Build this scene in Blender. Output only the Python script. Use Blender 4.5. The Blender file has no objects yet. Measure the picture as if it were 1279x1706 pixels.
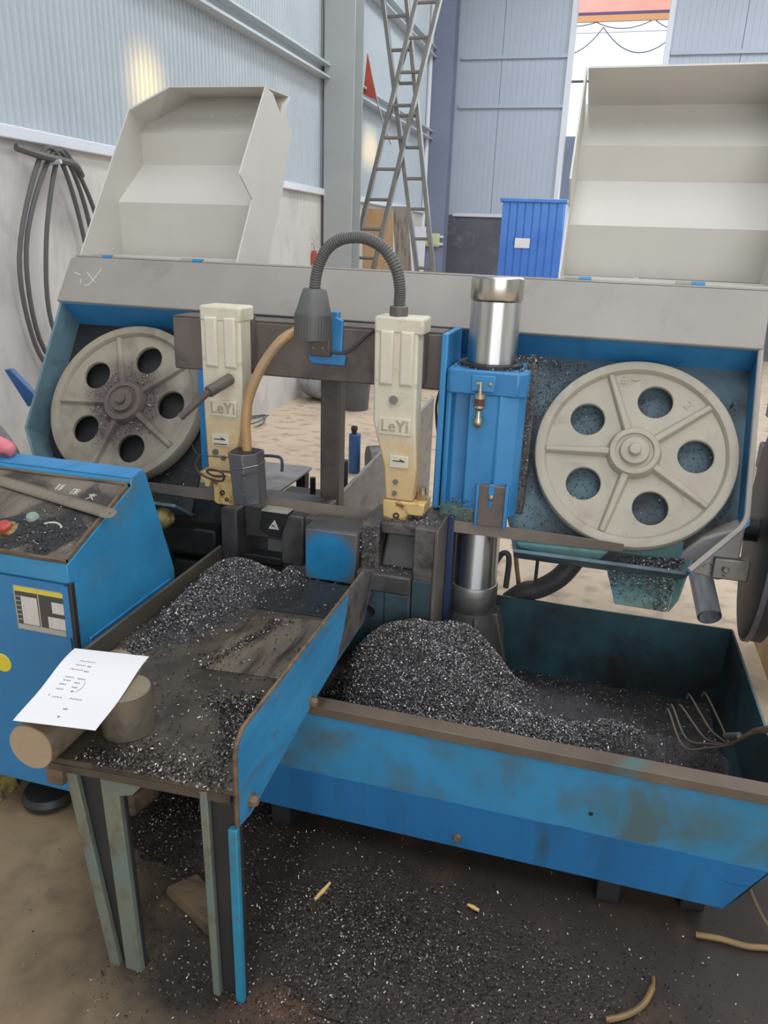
import bpy, math, random
import numpy as np
from mathutils import Matrix, Vector

random.seed(7)
rng = np.random.default_rng(7)
C = bpy.context.scene.collection
R = math.radians
# ------------------------------------------------------------------ camera
scene = bpy.context.scene
cam_data = bpy.data.cameras.new('camera')
cam = bpy.data.objects.new('camera', cam_data)
C.objects.link(cam)
scene.camera = cam
cam_data.sensor_fit = 'VERTICAL'
cam_data.sensor_height = 24.0
cam_data.lens = 24.0 * 1277.5 / 1706.0
cam_data.clip_start = 0.05
cam_data.clip_end = 200
_yaw, _pit, _rol = R(15.1), R(19.55), R(-2.07)
_f = Vector((-math.sin(_yaw) * math.cos(_pit), math.cos(_yaw) * math.cos(_pit), -math.sin(_pit)))
_r = Vector((math.cos(_yaw), math.sin(_yaw), 0))
_d = _f.cross(_r)
_r2 = math.cos(_rol) * _r + math.sin(_rol) * _d
_d2 = -math.sin(_rol) * _r + math.cos(_rol) * _d
_m = Matrix((_r2, -_d2, -_f)).transposed().to_4x4()
cam.matrix_world = Matrix.Translation((0, 0, 1.6)) @ _m

# ------------------------------------------------------------------ world, lights, exposure
scene.view_settings.view_transform = 'Standard'
scene.view_settings.look = 'None'
scene.view_settings.exposure = -0.5
scene.view_settings.gamma = 1.0
scene.view_settings.use_curve_mapping = False
world = bpy.data.worlds.new('sky')
scene.world = world
world.use_nodes = True
wn = world.node_tree
bg = wn.nodes['Background']
bg.inputs['Color'].default_value = (0.80, 0.89, 1.0, 1)
bg.inputs['Strength'].default_value = 1.9


def area(name, loc, target, sx, sy, power, col):
    l = bpy.data.lights.new(name, 'AREA')
    l.shape = 'RECTANGLE'
    l.size, l.size_y = sx, sy
    l.energy = power
    l.color = col
    o = bpy.data.objects.new(name, l)
    o.location = loc
    o.rotation_euler = (Vector(target) - Vector(loc)).to_track_quat('-Z', 'Y').to_euler()
    C.objects.link(o)
    return o


# added area lamps for soft daylight, as from unseen roof strips and front gate
ROOF_FILLS = [(-0.4, 0.2), (-0.4, 8.2), (3.6, 1.5), (3.6, 9.0), (7.2, 4.0)]
FILL_W = [185, 270, 150, 240, 190]
for (sx, sy), sw in zip(ROOF_FILLS, FILL_W):
    area('roof_fill', (sx, sy, 6.38), (sx, sy, 0), 1.1, 5.2, sw, (0.93, 0.97, 1.0))
area('front_fill', (2.6, -4.9, 2.6), (0.5, 2.0, 1.6), 6.5, 4.4, 250, (0.97, 0.98, 1.0))
area('doorway_daylight', (-0.28, 13.2, 3.1), (-0.28, 5.0, 0.9), 1.2, 4.6, 70, (0.86, 0.93, 1.0))
sun = bpy.data.lights.new('low_sun', 'SUN')
sun.energy = 7.0
sun.color = (1.0, 0.66, 0.22)
sun.angle = R(1.2)
suno = bpy.data.objects.new('low_sun', sun)
C.objects.link(suno)
SUN_D = Vector((-12.0, 1.95, -2.6))
suno.rotation_euler = SUN_D.to_track_quat('-Z', 'Y').to_euler()
suno.location = (14, 0, 9)

# ------------------------------------------------------------------ materials
def srgb(r, g, b):
    f = lambda c: (c / 255 / 12.92) if c <= 10 else ((c / 255 + 0.055) / 1.055) ** 2.4
    return (f(r), f(g), f(b), 1)


def mat(name, col, rough=0.6, metal=0.0, grime=None, gs=6.0, lo=0.45, hi=0.7, col2=None, s2=1.5,
        bump=0.0, bs=60.0, stretch=None, emit=None, spec=0.5, amount=1.0, rlo=0.5, rhi=0.66):
    m = bpy.data.materials.new(name)
    m.use_nodes = True
    nt = m.node_tree
    N, L = nt.nodes, nt.links
    b = N['Principled BSDF']
    b.inputs['Base Color'].default_value = col
    b.inputs['Roughness'].default_value = rough
    b.inputs['Metallic'].default_value = metal
    b.inputs['Specular IOR Level'].default_value = spec
    tc = N.new('ShaderNodeTexCoord')
    mp = N.new('ShaderNodeMapping')
    L.new(tc.outputs['Object'], mp.inputs['Vector'])
    if stretch:
        mp.inputs['Scale'].default_value = stretch
    cur = None

    def mix(fac, a, bcol):
        x = N.new('ShaderNodeMix')
        x.data_type = 'RGBA'
        L.new(fac, x.inputs['Factor'])
        if isinstance(a, tuple):
            x.inputs['A'].default_value = a
        else:
            L.new(a, x.inputs['A'])
        x.inputs['B'].default_value = bcol
        return x.outputs['Result']

    def noise(scale, l, h, det=6, dist=0.0, amt=1.0):
        n = N.new('ShaderNodeTexNoise')
        n.inputs['Scale'].default_value = scale
        n.inputs['Detail'].default_value = det
        n.inputs['Roughness'].default_value = 0.62
        n.inputs['Distortion'].default_value = dist
        L.new(mp.outputs['Vector'], n.inputs['Vector'])
        r = N.new('ShaderNodeMapRange')
        r.inputs['From Min'].default_value = l
        r.inputs['From Max'].default_value = h
        r.inputs['To Max'].default_value = amt
        L.new(n.outputs['Fac'], r.inputs['Value'])
        return r.outputs['Result']

    cur = col
    if col2 is not None:
        cur = mix(noise(s2, 0.35, 0.68, 4), cur, col2)
    if grime is not None:
        cur = mix(noise(gs, lo, hi, 8, 0.4, amount), cur, grime)
    if not isinstance(cur, tuple):
        L.new(cur, b.inputs['Base Color'])
    if bump:
        n = N.new('ShaderNodeTexNoise')
        n.inputs['Scale'].default_value = bs
        n.inputs['Detail'].default_value = 4
        L.new(mp.outputs['Vector'], n.inputs['Vector'])
        bp = N.new('ShaderNodeBump')
        bp.inputs['Strength'].default_value = bump
        bp.inputs['Distance'].default_value = 0.01
        L.new(n.outputs['Fac'], bp.inputs['Height'])
        L.new(bp.outputs['Normal'], b.inputs['Normal'])
    if emit:
        b.inputs['Emission Color'].default_value = col
        b.inputs['Emission Strength'].default_value = emit
    m['_mix'] = 1
    return m


def add_stain(m, axis, a, b, colr, ns=14.0, amt=1.0, thr=0.25):
    """a stain of its own shape: from object coordinate a (none) to b (full) along an axis, broken by noise"""
    nt = m.node_tree
    N, L = nt.nodes, nt.links
    p = N['Principled BSDF']
    tc = N.new('ShaderNodeTexCoord')
    sp = N.new('ShaderNodeSeparateXYZ')
    L.new(tc.outputs['Object'], sp.inputs[0])
    r = N.new('ShaderNodeMapRange')
    r.inputs['From Min'].default_value = a
    r.inputs['From Max'].default_value = b
    L.new(sp.outputs[axis], r.inputs['Value'])
    n = N.new('ShaderNodeTexNoise')
    n.inputs['Scale'].default_value = ns
    n.inputs['Detail'].default_value = 6
    L.new(tc.outputs['Object'], n.inputs['Vector'])
    ad = N.new('ShaderNodeMath')
    ad.operation = 'ADD'
    L.new(r.outputs[0], ad.inputs[0])
    L.new(n.outputs['Fac'], ad.inputs[1])
    r2 = N.new('ShaderNodeMapRange')
    r2.inputs['From Min'].default_value = 0.5 + thr
    r2.inputs['From Max'].default_value = 1.0 + thr
    r2.inputs['To Max'].default_value = amt
    L.new(ad.outputs[0], r2.inputs['Value'])
    x = N.new('ShaderNodeMix')
    x.data_type = 'RGBA'
    L.new(r2.outputs[0], x.inputs['Factor'])
    inp = p.inputs['Base Color']
    if inp.links:
        L.new(inp.links[0].from_socket, x.inputs['A'])
    else:
        x.inputs['A'].default_value = inp.default_value
    x.inputs['B'].default_value = colr
    L.new(x.outputs['Result'], inp)
    return m


BLUE = srgb(50, 132, 188)
DIRT = srgb(74, 66, 56)
M = {}
M['grey_paint'] = mat('grey_paint', srgb(160, 153, 144), 0.5, col2=srgb(150, 143, 135), s2=3, grime=srgb(126, 118, 110), gs=9, lo=0.58, hi=0.85)
M['hood_grey'] = mat('hood_grey', srgb(208, 203, 194), 0.42, col2=srgb(200, 195, 187), s2=2)
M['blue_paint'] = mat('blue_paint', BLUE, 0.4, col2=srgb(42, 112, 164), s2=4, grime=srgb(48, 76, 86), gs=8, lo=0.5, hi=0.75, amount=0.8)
M['blue_clean'] = mat('blue_clean', srgb(60, 138, 190), 0.38, col2=srgb(52, 120, 172), s2=3, grime=srgb(40, 92, 116), gs=12, lo=0.58, hi=0.8, amount=0.6)
M['blue_tray'] = mat('blue_tray', srgb(58, 138, 184), 0.42, col2=srgb(58, 122, 152), s2=3, grime=srgb(84, 98, 90), gs=4.5, lo=0.47, hi=0.66, amount=0.85)
M['blue_skirt'] = mat('blue_skirt', srgb(48, 122, 176), 0.4, col2=srgb(42, 104, 156), s2=3, grime=srgb(60, 84, 86), gs=7, lo=0.54, hi=0.74, amount=0.7, stretch=(1.6, 1, 0.25))
M['blue_rail'] = mat('blue_rail', srgb(60, 144, 190), 0.45, col2=srgb(48, 120, 162), s2=6, grime=srgb(92, 84, 74), gs=9, lo=0.55, hi=0.72, amount=0.8, stretch=(1, 0.5, 2))
M['teal_worn'] = mat('teal_worn', srgb(74, 122, 126), 0.6, col2=srgb(98, 118, 108), s2=5, grime=srgb(66, 62, 54), gs=8, lo=0.5, hi=0.68)
M['teal_dark'] = mat('teal_dark', srgb(52, 76, 84), 0.55, col2=srgb(46, 62, 68), s2=4, grime=srgb(46, 46, 46), gs=7, lo=0.45, hi=0.7)
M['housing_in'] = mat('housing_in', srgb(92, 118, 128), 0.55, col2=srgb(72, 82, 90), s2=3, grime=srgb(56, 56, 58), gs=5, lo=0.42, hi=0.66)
M['housing_lit'] = mat('housing_lit', srgb(112, 142, 152), 0.5, col2=srgb(92, 118, 128), s2=3, grime=srgb(72, 80, 84), gs=5, lo=0.5, hi=0.72)  # lighter copy of the housing colour, standing for front light on the left wall
M['oil_and_shade'] = mat('oil_and_shade', srgb(46, 46, 46), 0.5, col2=srgb(32, 34, 36), s2=3, grime=srgb(64, 58, 50), gs=8, lo=0.55, hi=0.75, bump=0.2, bs=40)  # dark oily metal; on the machine bed the dark stands for shadow
M['beam_brown'] = mat('beam_brown', srgb(112, 100, 93), 0.55, col2=srgb(98, 88, 82), s2=4, grime=srgb(70, 63, 60), gs=10, lo=0.5, hi=0.75)
M['post_brown'] = mat('post_brown', srgb(106, 96, 88), 0.5, col2=srgb(76, 70, 66), s2=5, grime=srgb(54, 50, 48), gs=9, lo=0.55, hi=0.75)
M['cast_white'] = mat('cast_white', srgb(214, 206, 186), 0.55, col2=srgb(204, 194, 170), s2=6, grime=srgb(150, 132, 100), gs=16, lo=0.6, hi=0.8, amount=0.8, bump=0.12, bs=90)
M['cast_plain'] = mat('cast_plain', srgb(214, 206, 186), 0.55, col2=srgb(206, 197, 174), s2=9, grime=srgb(160, 144, 114), gs=22, lo=0.6, hi=0.8, amount=0.6, bump=0.12, bs=90)

def radial_stain(m, c, r0, r1, colr, ns, amp):
    nt = m.node_tree
    N, L = nt.nodes, nt.links
    p = N['Principled BSDF']
    g = N.new('ShaderNodeNewGeometry')
    d = N.new('ShaderNodeVectorMath')
    d.operation = 'DISTANCE'
    d.inputs[1].default_value = c
    L.new(g.outputs['Position'], d.inputs[0])
    n = N.new('ShaderNodeTexNoise')
    n.inputs['Scale'].default_value = ns
    n.inputs['Detail'].default_value = 7
    L.new(g.outputs['Position'], n.inputs['Vector'])
    ma = N.new('ShaderNodeMath')
    ma.operation = 'MULTIPLY_ADD'
    L.new(n.outputs['Fac'], ma.inputs[0])
    ma.inputs[1].default_value = amp
    L.new(d.outputs['Value'], ma.inputs[2])
    r = N.new('ShaderNodeMapRange')
    r.inputs['From Min'].default_value = r1 + amp / 2
    r.inputs['From Max'].default_value = r0 + amp / 2
    r.inputs['To Max'].default_value = 0.9
    L.new(ma.outputs[0], r.inputs['Value'])
    x = N.new('ShaderNodeMix')
    x.data_type = 'RGBA'
    L.new(r.outputs[0], x.inputs['Factor'])
    L.new(p.inputs['Base Color'].links[0].from_socket, x.inputs['A'])
    x.inputs['B'].default_value = colr
    L.new(x.outputs['Result'], p.inputs['Base Color'])


add_stain(M['cast_white'], 2, 0.34, 0.0, srgb(206, 168, 104), 20, 0.75, 0.2)
M['guide_yellow'] = mat('guide_yellow', srgb(214, 182, 122), 0.55, col2=srgb(200, 164, 104), s2=14, grime=srgb(96, 58, 32), gs=26, lo=0.56, hi=0.68)
M['wheel_grey'] = mat('wheel_grey', srgb(172, 163, 146), 0.6, col2=srgb(160, 151, 135), s2=5, grime=srgb(140, 130, 116), gs=12, lo=0.55, hi=0.8, bump=0.08, bs=120)
M['wheel_oily'] = mat('wheel_oily', srgb(158, 148, 130), 0.6, col2=srgb(146, 137, 122), s2=5, grime=srgb(116, 106, 96), gs=9, lo=0.5, hi=0.75, bump=0.08, bs=120)
radial_stain(M['wheel_oily'], (-1.63, 2.40, 1.01), 0.12, 0.215, srgb(90, 78, 74), 14, 0.16)
M['chrome'] = mat('chrome', srgb(214, 213, 210), 0.32, metal=1.0, bump=0.012, bs=6, stretch=(60, 60, 0.4))
M['chrome'].node_tree.nodes['Principled BSDF'].inputs['Anisotropic'].default_value = 0.95
M['chrome'].node_tree.nodes['Principled BSDF'].inputs['Anisotropic Rotation'].default_value = 0.25
M['cap_steel'] = mat('cap_steel', srgb(196, 192, 182), 0.26, metal=1.0)
M['steel'] = mat('steel', srgb(150, 148, 142), 0.4, metal=0.8, grime=srgb(96, 88, 78), gs=12, lo=0.5, hi=0.75)
M['bar_steel'] = mat('bar_steel', srgb(150, 132, 108), 0.55, metal=0.25, col2=srgb(128, 116, 100), s2=14, grime=srgb(104, 76, 48), gs=16, lo=0.55, hi=0.72)
M['bar_end'] = mat('bar_end', srgb(176, 152, 124), 0.55, metal=0.2, col2=srgb(166, 146, 122), s2=18)
M['billet'] = mat('billet', srgb(128, 116, 98), 0.45, metal=0.3, col2=srgb(112, 104, 92), s2=16, grime=srgb(86, 78, 66), gs=20, lo=0.5, hi=0.75)
M['billet_top'] = mat('billet_top', srgb(148, 134, 110), 0.45, metal=0.3, col2=srgb(138, 126, 106), s2=14)
M['black_plastic'] = mat('black_plastic', srgb(98, 96, 94), 0.45, col2=srgb(90, 88, 86), s2=8)  # black plastic greyed up to carry the haze in front of it
M['black'] = mat('black', srgb(38, 36, 38), 0.45)
M['dark_grey'] = mat('dark_grey', srgb(92, 90, 92), 0.45, col2=srgb(80, 80, 84), s2=8, grime=srgb(128, 126, 124), gs=40, lo=0.6, hi=0.7)
M['jaw_grey'] = mat('jaw_grey', srgb(84, 80, 78), 0.5, col2=srgb(68, 66, 66), s2=6, grime=srgb(48, 46, 46), gs=10, lo=0.5, hi=0.72)
M['jaw_dirty'] = mat('jaw_dirty', srgb(104, 96, 90), 0.6, col2=srgb(76, 72, 70), s2=10, grime=srgb(52, 50, 50), gs=18, lo=0.48, hi=0.66, bump=0.3, bs=90)
M['blade'] = mat('blade', srgb(138, 124, 111), 0.5, col2=srgb(116, 106, 97), s2=6)
M['disc_dark'] = mat('disc_dark', srgb(50, 50, 50), 0.6, col2=srgb(42, 44, 46), s2=4)
M['pipe'] = mat('pipe', srgb(178, 182, 188), 0.35, metal=0.35, grime=srgb(100, 100, 104), gs=10, lo=0.5, hi=0.75)
M['rubber'] = mat('rubber', srgb(58, 54, 56), 0.55)
M['hose_amber'] = mat('hose_amber', srgb(186, 140, 84), 0.3, col2=srgb(160, 140, 112), s2=7)
M['yellow_hose'] = mat('yellow_hose', srgb(138, 108, 62), 0.5, col2=srgb(112, 92, 62), s2=9)
M['brass'] = mat('brass', srgb(188, 176, 150), 0.3, metal=0.9)
M['amber_glass'] = mat('amber_glass', srgb(96, 62, 56), 0.15)
M['table_top'] = mat('table_top', srgb(88, 78, 66), 0.42, col2=srgb(62, 54, 46), s2=3.5, grime=srgb(46, 40, 35), gs=7, lo=0.46, hi=0.66, bump=0.25, bs=45)
M['wear_plate'] = mat('wear_plate', srgb(122, 110, 96), 0.4, metal=0.2, col2=srgb(92, 82, 72), s2=8, grime=srgb(58, 50, 44), gs=9, lo=0.5, hi=0.64, stretch=(2.5, 0.5, 1), bump=0.2, bs=60)
M['rail_steel'] = mat('rail_steel', srgb(92, 84, 74), 0.5, metal=0.2, col2=srgb(76, 70, 62), s2=6, grime=srgb(54, 50, 46), gs=9, lo=0.5, hi=0.7, stretch=(1, 0.4, 2))
M['leg_web'] = mat('leg_web', srgb(52, 50, 48), 0.5, col2=srgb(36, 38, 40), s2=5)
M['leg_teal'] = mat('leg_teal', srgb(98, 116, 110), 0.6, col2=srgb(124, 114, 92), s2=5, grime=srgb(84, 70, 52), gs=10, lo=0.52, hi=0.7)
M['leg_blue'] = mat('leg_blue', srgb(46, 138, 172), 0.5, col2=srgb(52, 116, 138), s2=6, grime=srgb(82, 74, 62), gs=9, lo=0.54, hi=0.72)
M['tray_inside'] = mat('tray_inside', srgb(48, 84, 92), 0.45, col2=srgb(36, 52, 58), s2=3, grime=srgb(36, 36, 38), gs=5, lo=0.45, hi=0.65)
M['tray_floor'] = mat('tray_floor', srgb(38, 37, 38), 0.35, col2=srgb(28, 28, 30), s2=4, bump=0.3, bs=30)
M['rim_dirty'] = mat('rim_dirty', srgb(112, 96, 80), 0.6, col2=srgb(90, 78, 66), s2=6, grime=srgb(70, 108, 110), gs=5, lo=0.6, hi=0.75)
M['panel_plate'] = mat('panel_plate', srgb(122, 110, 96), 0.5, col2=srgb(104, 94, 84), s2=7, grime=srgb(56, 52, 48), gs=7, lo=0.44, hi=0.6, amount=0.95)
M['cabinet_side'] = mat('cabinet_side', srgb(56, 144, 190), 0.4, col2=srgb(52, 126, 168), s2=6, grime=srgb(96, 118, 110), gs=3.4, lo=0.55, hi=0.75, amount=0.8)
M['cabinet_front'] = mat('cabinet_front', srgb(54, 126, 176), 0.4, col2=srgb(50, 116, 164), s2=3, grime=srgb(52, 100, 132), gs=5, lo=0.58, hi=0.8, amount=0.6)
M['paper'] = mat('paper', srgb(232, 228, 228), 0.7)
M['ink'] = mat('ink', srgb(120, 116, 124), 0.7)
M['sticker_silver'] = mat('sticker_silver', srgb(176, 170, 156), 0.5)
M['sticker_yellow'] = mat('sticker_yellow', srgb(220, 200, 60), 0.5)
M['letter_tan'] = mat('letter_tan', srgb(168, 154, 126), 0.6)  # darker than the cast face, for the shadow edges of the raised letters
M['sticker_dark'] = mat('sticker_dark', srgb(74, 72, 68), 0.5)
M['sticker_white'] = mat('sticker_white', srgb(214, 208, 200), 0.5, col2=srgb(196, 190, 182), s2=40, stretch=(4, 1, 0.4))
M['chalk'] = mat('chalk', srgb(206, 202, 194), 0.8)
M['char_white'] = mat('char_white', srgb(200, 192, 176), 0.7)
M['ruler'] = mat('ruler', srgb(150, 138, 120), 0.4, metal=0.4, col2=srgb(134, 124, 110), s2=12)
M['tick'] = mat('tick', srgb(70, 64, 58), 0.6)
M['red_button'] = mat('red_button', srgb(176, 72, 62), 0.4)
M['green_button'] = mat('green_button', srgb(120, 156, 140), 0.4, col2=srgb(150, 150, 140), s2=20)
M['yellow_print'] = mat('yellow_print', srgb(176, 152, 92), 0.6, grime=srgb(96, 86, 66), gs=20, lo=0.45, hi=0.6)
M['wood'] = mat('wood', srgb(150, 124, 92), 0.7, col2=srgb(128, 104, 76), s2=4, stretch=(1, 6, 6), grime=srgb(90, 74, 56), gs=6, lo=0.5, hi=0.75)
M['wood_dirty'] = mat('wood_dirty', srgb(116, 94, 72), 0.75, col2=srgb(98, 80, 62), s2=5, stretch=(1, 5, 5), grime=srgb(66, 56, 46), gs=8, lo=0.5, hi=0.7)
M['straw'] = mat('straw', srgb(214, 176, 112), 0.7)
M['pink'] = mat('pink', srgb(216, 126, 134), 0.6, col2=srgb(200, 108, 118), s2=18)
M['white_plain'] = mat('white_plain', srgb(232, 232, 232), 0.6)
M['alu'] = mat('alu', srgb(150, 148, 142), 0.38, metal=0.6, col2=srgb(130, 126, 120), s2=4)
M['flag_red'] = mat('flag_red', srgb(196, 92, 74), 0.7, col2=srgb(176, 76, 62), s2=6)
M['plywood'] = mat('plywood', srgb(206, 170, 128), 0.6, col2=srgb(190, 152, 112), s2=3, stretch=(5, 5, 0.6))
M['plywood_grey'] = mat('plywood_grey', srgb(170, 164, 154), 0.6, col2=srgb(140, 132, 122), s2=5, stretch=(6, 6, 0.8), grime=srgb(96, 90, 84), gs=5, lo=0.5, hi=0.7)
M['junction_yellow'] = mat('junction_yellow', srgb(206, 204, 160), 0.5)
M['booth_blue'] = mat('booth_blue', srgb(78, 132, 214), 0.4, col2=srgb(68, 120, 202), s2=3)
M['column_grey'] = mat('column_grey', srgb(178, 181, 179), 0.45, col2=srgb(170, 173, 172), s2=2)
M['column_dark'] = mat('column_dark', srgb(134, 139, 160), 0.5, col2=srgb(124, 130, 150), s2=2)
M['panel_white'] = mat('panel_white', srgb(192, 199, 203), 0.28, col2=srgb(182, 190, 197), s2=0.8)
M['panel_back'] = mat('panel_back', srgb(186, 194, 206), 0.45, col2=srgb(178, 186, 198), s2=0.6)
M['sill_white'] = mat('sill_white', srgb(224, 226, 232), 0.35)
M['girt'] = mat('girt', srgb(196, 202, 204), 0.35, metal=0.2)
M['render_wall'] = mat('render_wall', srgb(214, 208, 200), 0.8, col2=srgb(198, 194, 190), s2=1.4, grime=srgb(172, 168, 166), gs=3.5, lo=0.5, hi=0.75, stretch=(1, 1, 0.6), bump=0.1, bs=20)
M['base_dark'] = mat('base_dark', srgb(104, 106, 114), 0.8, col2=srgb(88, 90, 98), s2=2, grime=srgb(122, 124, 130), gs=5, lo=0.55, hi=0.75)
M['roof'] = mat('roof', srgb(196, 200, 204), 0.5)
M['roof_glow'] = mat('roof_glow', srgb(226, 238, 255), 0.5, emit=2.2)  # glowing roof sheet, added out of view for light from above
M['navy'] = mat('navy', srgb(46, 56, 72), 0.4)
M['navy_blue'] = mat('navy_blue', srgb(44, 58, 86), 0.4)
M['bin_blue'] = mat('bin_blue', srgb(50, 92, 142), 0.45)
M['grey_plate'] = mat('grey_plate', srgb(150, 144, 142), 0.5, col2=srgb(128, 124, 124), s2=4, grime=srgb(104, 100, 100), gs=7, lo=0.5, hi=0.7, stretch=(1, 1, 3))
M['grey_disc'] = mat('grey_disc', srgb(128, 126, 120), 0.55)
M['rust_box'] = mat('rust_box', srgb(190, 160, 112), 0.7, col2=srgb(170, 140, 98), s2=8)
M['outside_wall'] = mat('outside_wall', srgb(132, 152, 178), 0.7, col2=srgb(116, 134, 160), s2=1.2)
M['awning'] = mat('awning', srgb(236, 176, 168), 0.6, col2=srgb(228, 160, 150), s2=1)
M['awning_edge'] = mat('awning_edge', srgb(246, 190, 140), 0.6)
M['awning_dark'] = mat('awning_dark', srgb(112, 96, 140), 0.6)
M['wire_grey'] = mat('wire_grey', srgb(96, 104, 116), 0.6)
M['stain_brown'] = mat('stain_brown', srgb(70, 56, 44), 0.6)
M['cable_grey'] = mat('cable_grey', srgb(92, 90, 88), 0.5)
M['outside_ground'] = mat('outside_ground', srgb(176, 170, 160), 0.9)


def chip_mat(name, dark, light, rough=0.28):
    m = bpy.data.materials.new(name)
    m.use_nodes = True
    N, L = m.node_tree.nodes, m.node_tree.links
    b = N['Principled BSDF']
    b.inputs['Metallic'].default_value = 0.7
    b.inputs['Roughness'].default_value = rough
    g = N.new('ShaderNodeNewGeometry')
    r = N.new('ShaderNodeValToRGB')
    r.color_ramp.elements[0].color = dark
    r.color_ramp.elements[0].position = 0.25
    r.color_ramp.elements[1].color = light
    e = r.color_ramp.elements.new(0.72)
    e.color = tuple(dark[i] * 0.72 + light[i] * 0.28 for i in range(3)) + (1,)
    L.new(g.outputs['Random Per Island'], r.inputs['Fac'])
    L.new(r.outputs['Color'], b.inputs['Base Color'])
    return m


M['chips'] = chip_mat('chips', srgb(104, 99, 98), srgb(226, 222, 220), 0.36)
M['chips_dark'] = chip_mat('chips_dark', srgb(66, 60, 57), srgb(205, 198, 190), 0.34)
M['chips_floor'] = chip_mat('chips_floor', srgb(58, 48, 41), srgb(196, 186, 172), 0.34)
M['floor_bed'] = mat('floor_bed', srgb(62, 50, 42), 0.6, col2=srgb(46, 38, 33), s2=20, bump=0.6, bs=120)
M['mound'] = mat('mound', srgb(78, 74, 74), 0.55, metal=0.3, col2=srgb(58, 55, 55), s2=30, bump=0.8, bs=160)


def floor_mat():
    m = mat('concrete_floor', srgb(206, 184, 158), 0.7, col2=srgb(192, 172, 150), s2=0.7, grime=srgb(164, 146, 128), gs=1.6, lo=0.5, hi=0.85, bump=0.05, bs=30)  # warm tan base also carries the sunlight on the far floor
    nt = m.node_tree
    N, L = nt.nodes, nt.links
    b = N['Principled BSDF']
    geo = N.new('ShaderNodeNewGeometry')
    base = b.inputs['Base Color'].links[0].from_socket

    def blob(cx, cy, r0, r1, ns, amp, sx=1.0, sy=1.0):
        mp = N.new('ShaderNodeMapping')
        mp.vector_type = 'POINT'
        mp.inputs['Location'].default_value = (-cx * sx, -cy * sy, 0)
        mp.inputs['Scale'].default_value = (sx, sy, 0)
        L.new(geo.outputs['Position'], mp.inputs['Vector'])
        ln = N.new('ShaderNodeVectorMath')
        ln.operation = 'LENGTH'
        L.new(mp.outputs['Vector'], ln.inputs[0])
        n = N.new('ShaderNodeTexNoise')
        n.inputs['Scale'].default_value = ns
        n.inputs['Detail'].default_value = 8
        n.inputs['Roughness'].default_value = 0.65
        L.new(geo.outputs['Position'], n.inputs['Vector'])
        ma = N.new('ShaderNodeMath')
        ma.operation = 'MULTIPLY_ADD'
        L.new(n.outputs['Fac'], ma.inputs[0])
        ma.inputs[1].default_value = amp
        L.new(ln.outputs['Value'], ma.inputs[2])
        mr = N.new('ShaderNodeMapRange')
        mr.inputs['From Min'].default_value = r1 + amp * 0.5
        mr.inputs['From Max'].default_value = r0 + amp * 0.5
        L.new(ma.outputs[0], mr.inputs['Value'])
        return mr.outputs['Result']

    def mix(fac, a, col):
        x = N.new('ShaderNodeMix')
        x.data_type = 'RGBA'
        L.new(fac, x.inputs['Factor'])
        L.new(a, x.inputs['A'])
        x.inputs['B'].default_value = col
        return x.outputs['Result']
    c = mix(blob(-0.4, 1.4, 1.5, 2.6, 2.5, 1.0), base, srgb(150, 128, 99))
    c = mix(blob(0.1, 1.45, 0.66, 1.0, 5, 0.5, 0.7, 1.0), c, srgb(50, 41, 34))
    n = N.new('ShaderNodeTexNoise')
    n.inputs['Scale'].default_value = 9
    n.inputs['Detail'].default_value = 8
    L.new(geo.outputs['Position'], n.inputs['Vector'])
    mr = N.new('ShaderNodeMapRange')
    mr.inputs['From Min'].default_value = 0.5
    mr.inputs['From Max'].default_value = 0.75
    mr.inputs['To Max'].default_value = 0.55
    L.new(n.outputs['Fac'], mr.inputs['Value'])
    c = mix(mr.outputs['Result'], c, srgb(66, 54, 42))
    # rusty brown smears
    n2 = N.new('ShaderNodeTexNoise')
    n2.inputs['Scale'].default_value = 3.2
    n2.inputs['Detail'].default_value = 7
    L.new(geo.outputs['Position'], n2.inputs['Vector'])
    mr2 = N.new('ShaderNodeMapRange')
    mr2.inputs['From Min'].default_value = 0.52
    mr2.inputs['From Max'].default_value = 0.7
    L.new(n2.outputs['Fac'], mr2.inputs['Value'])
    mm = N.new('ShaderNodeMath')
    mm.operation = 'MULTIPLY'
    L.new(mr2.outputs['Result'], mm.inputs[0])
    L.new(blob(-0.1, 1.35, 0.8, 1.4, 4, 0.4), mm.inputs[1])
    c = mix(mm.outputs[0], c, srgb(92, 66, 48))
    L.new(c, b.inputs['Base Color'])
    return m


M['floor'] = floor_mat()

# ------------------------------------------------------------------ mesh helpers
I4 = Matrix.Identity(4)
TH = R(32)
# the saw head leans back by 32 degrees: local x along the saw, y up the lean, z out towards the operator
FR = Matrix(((1, 0, 0, 0),
             (0, math.sin(TH), -math.cos(TH), 2.40),
             (0, math.cos(TH), math.sin(TH), 1.015),
             (0, 0, 0, 1)))
WPOS = {}


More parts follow.
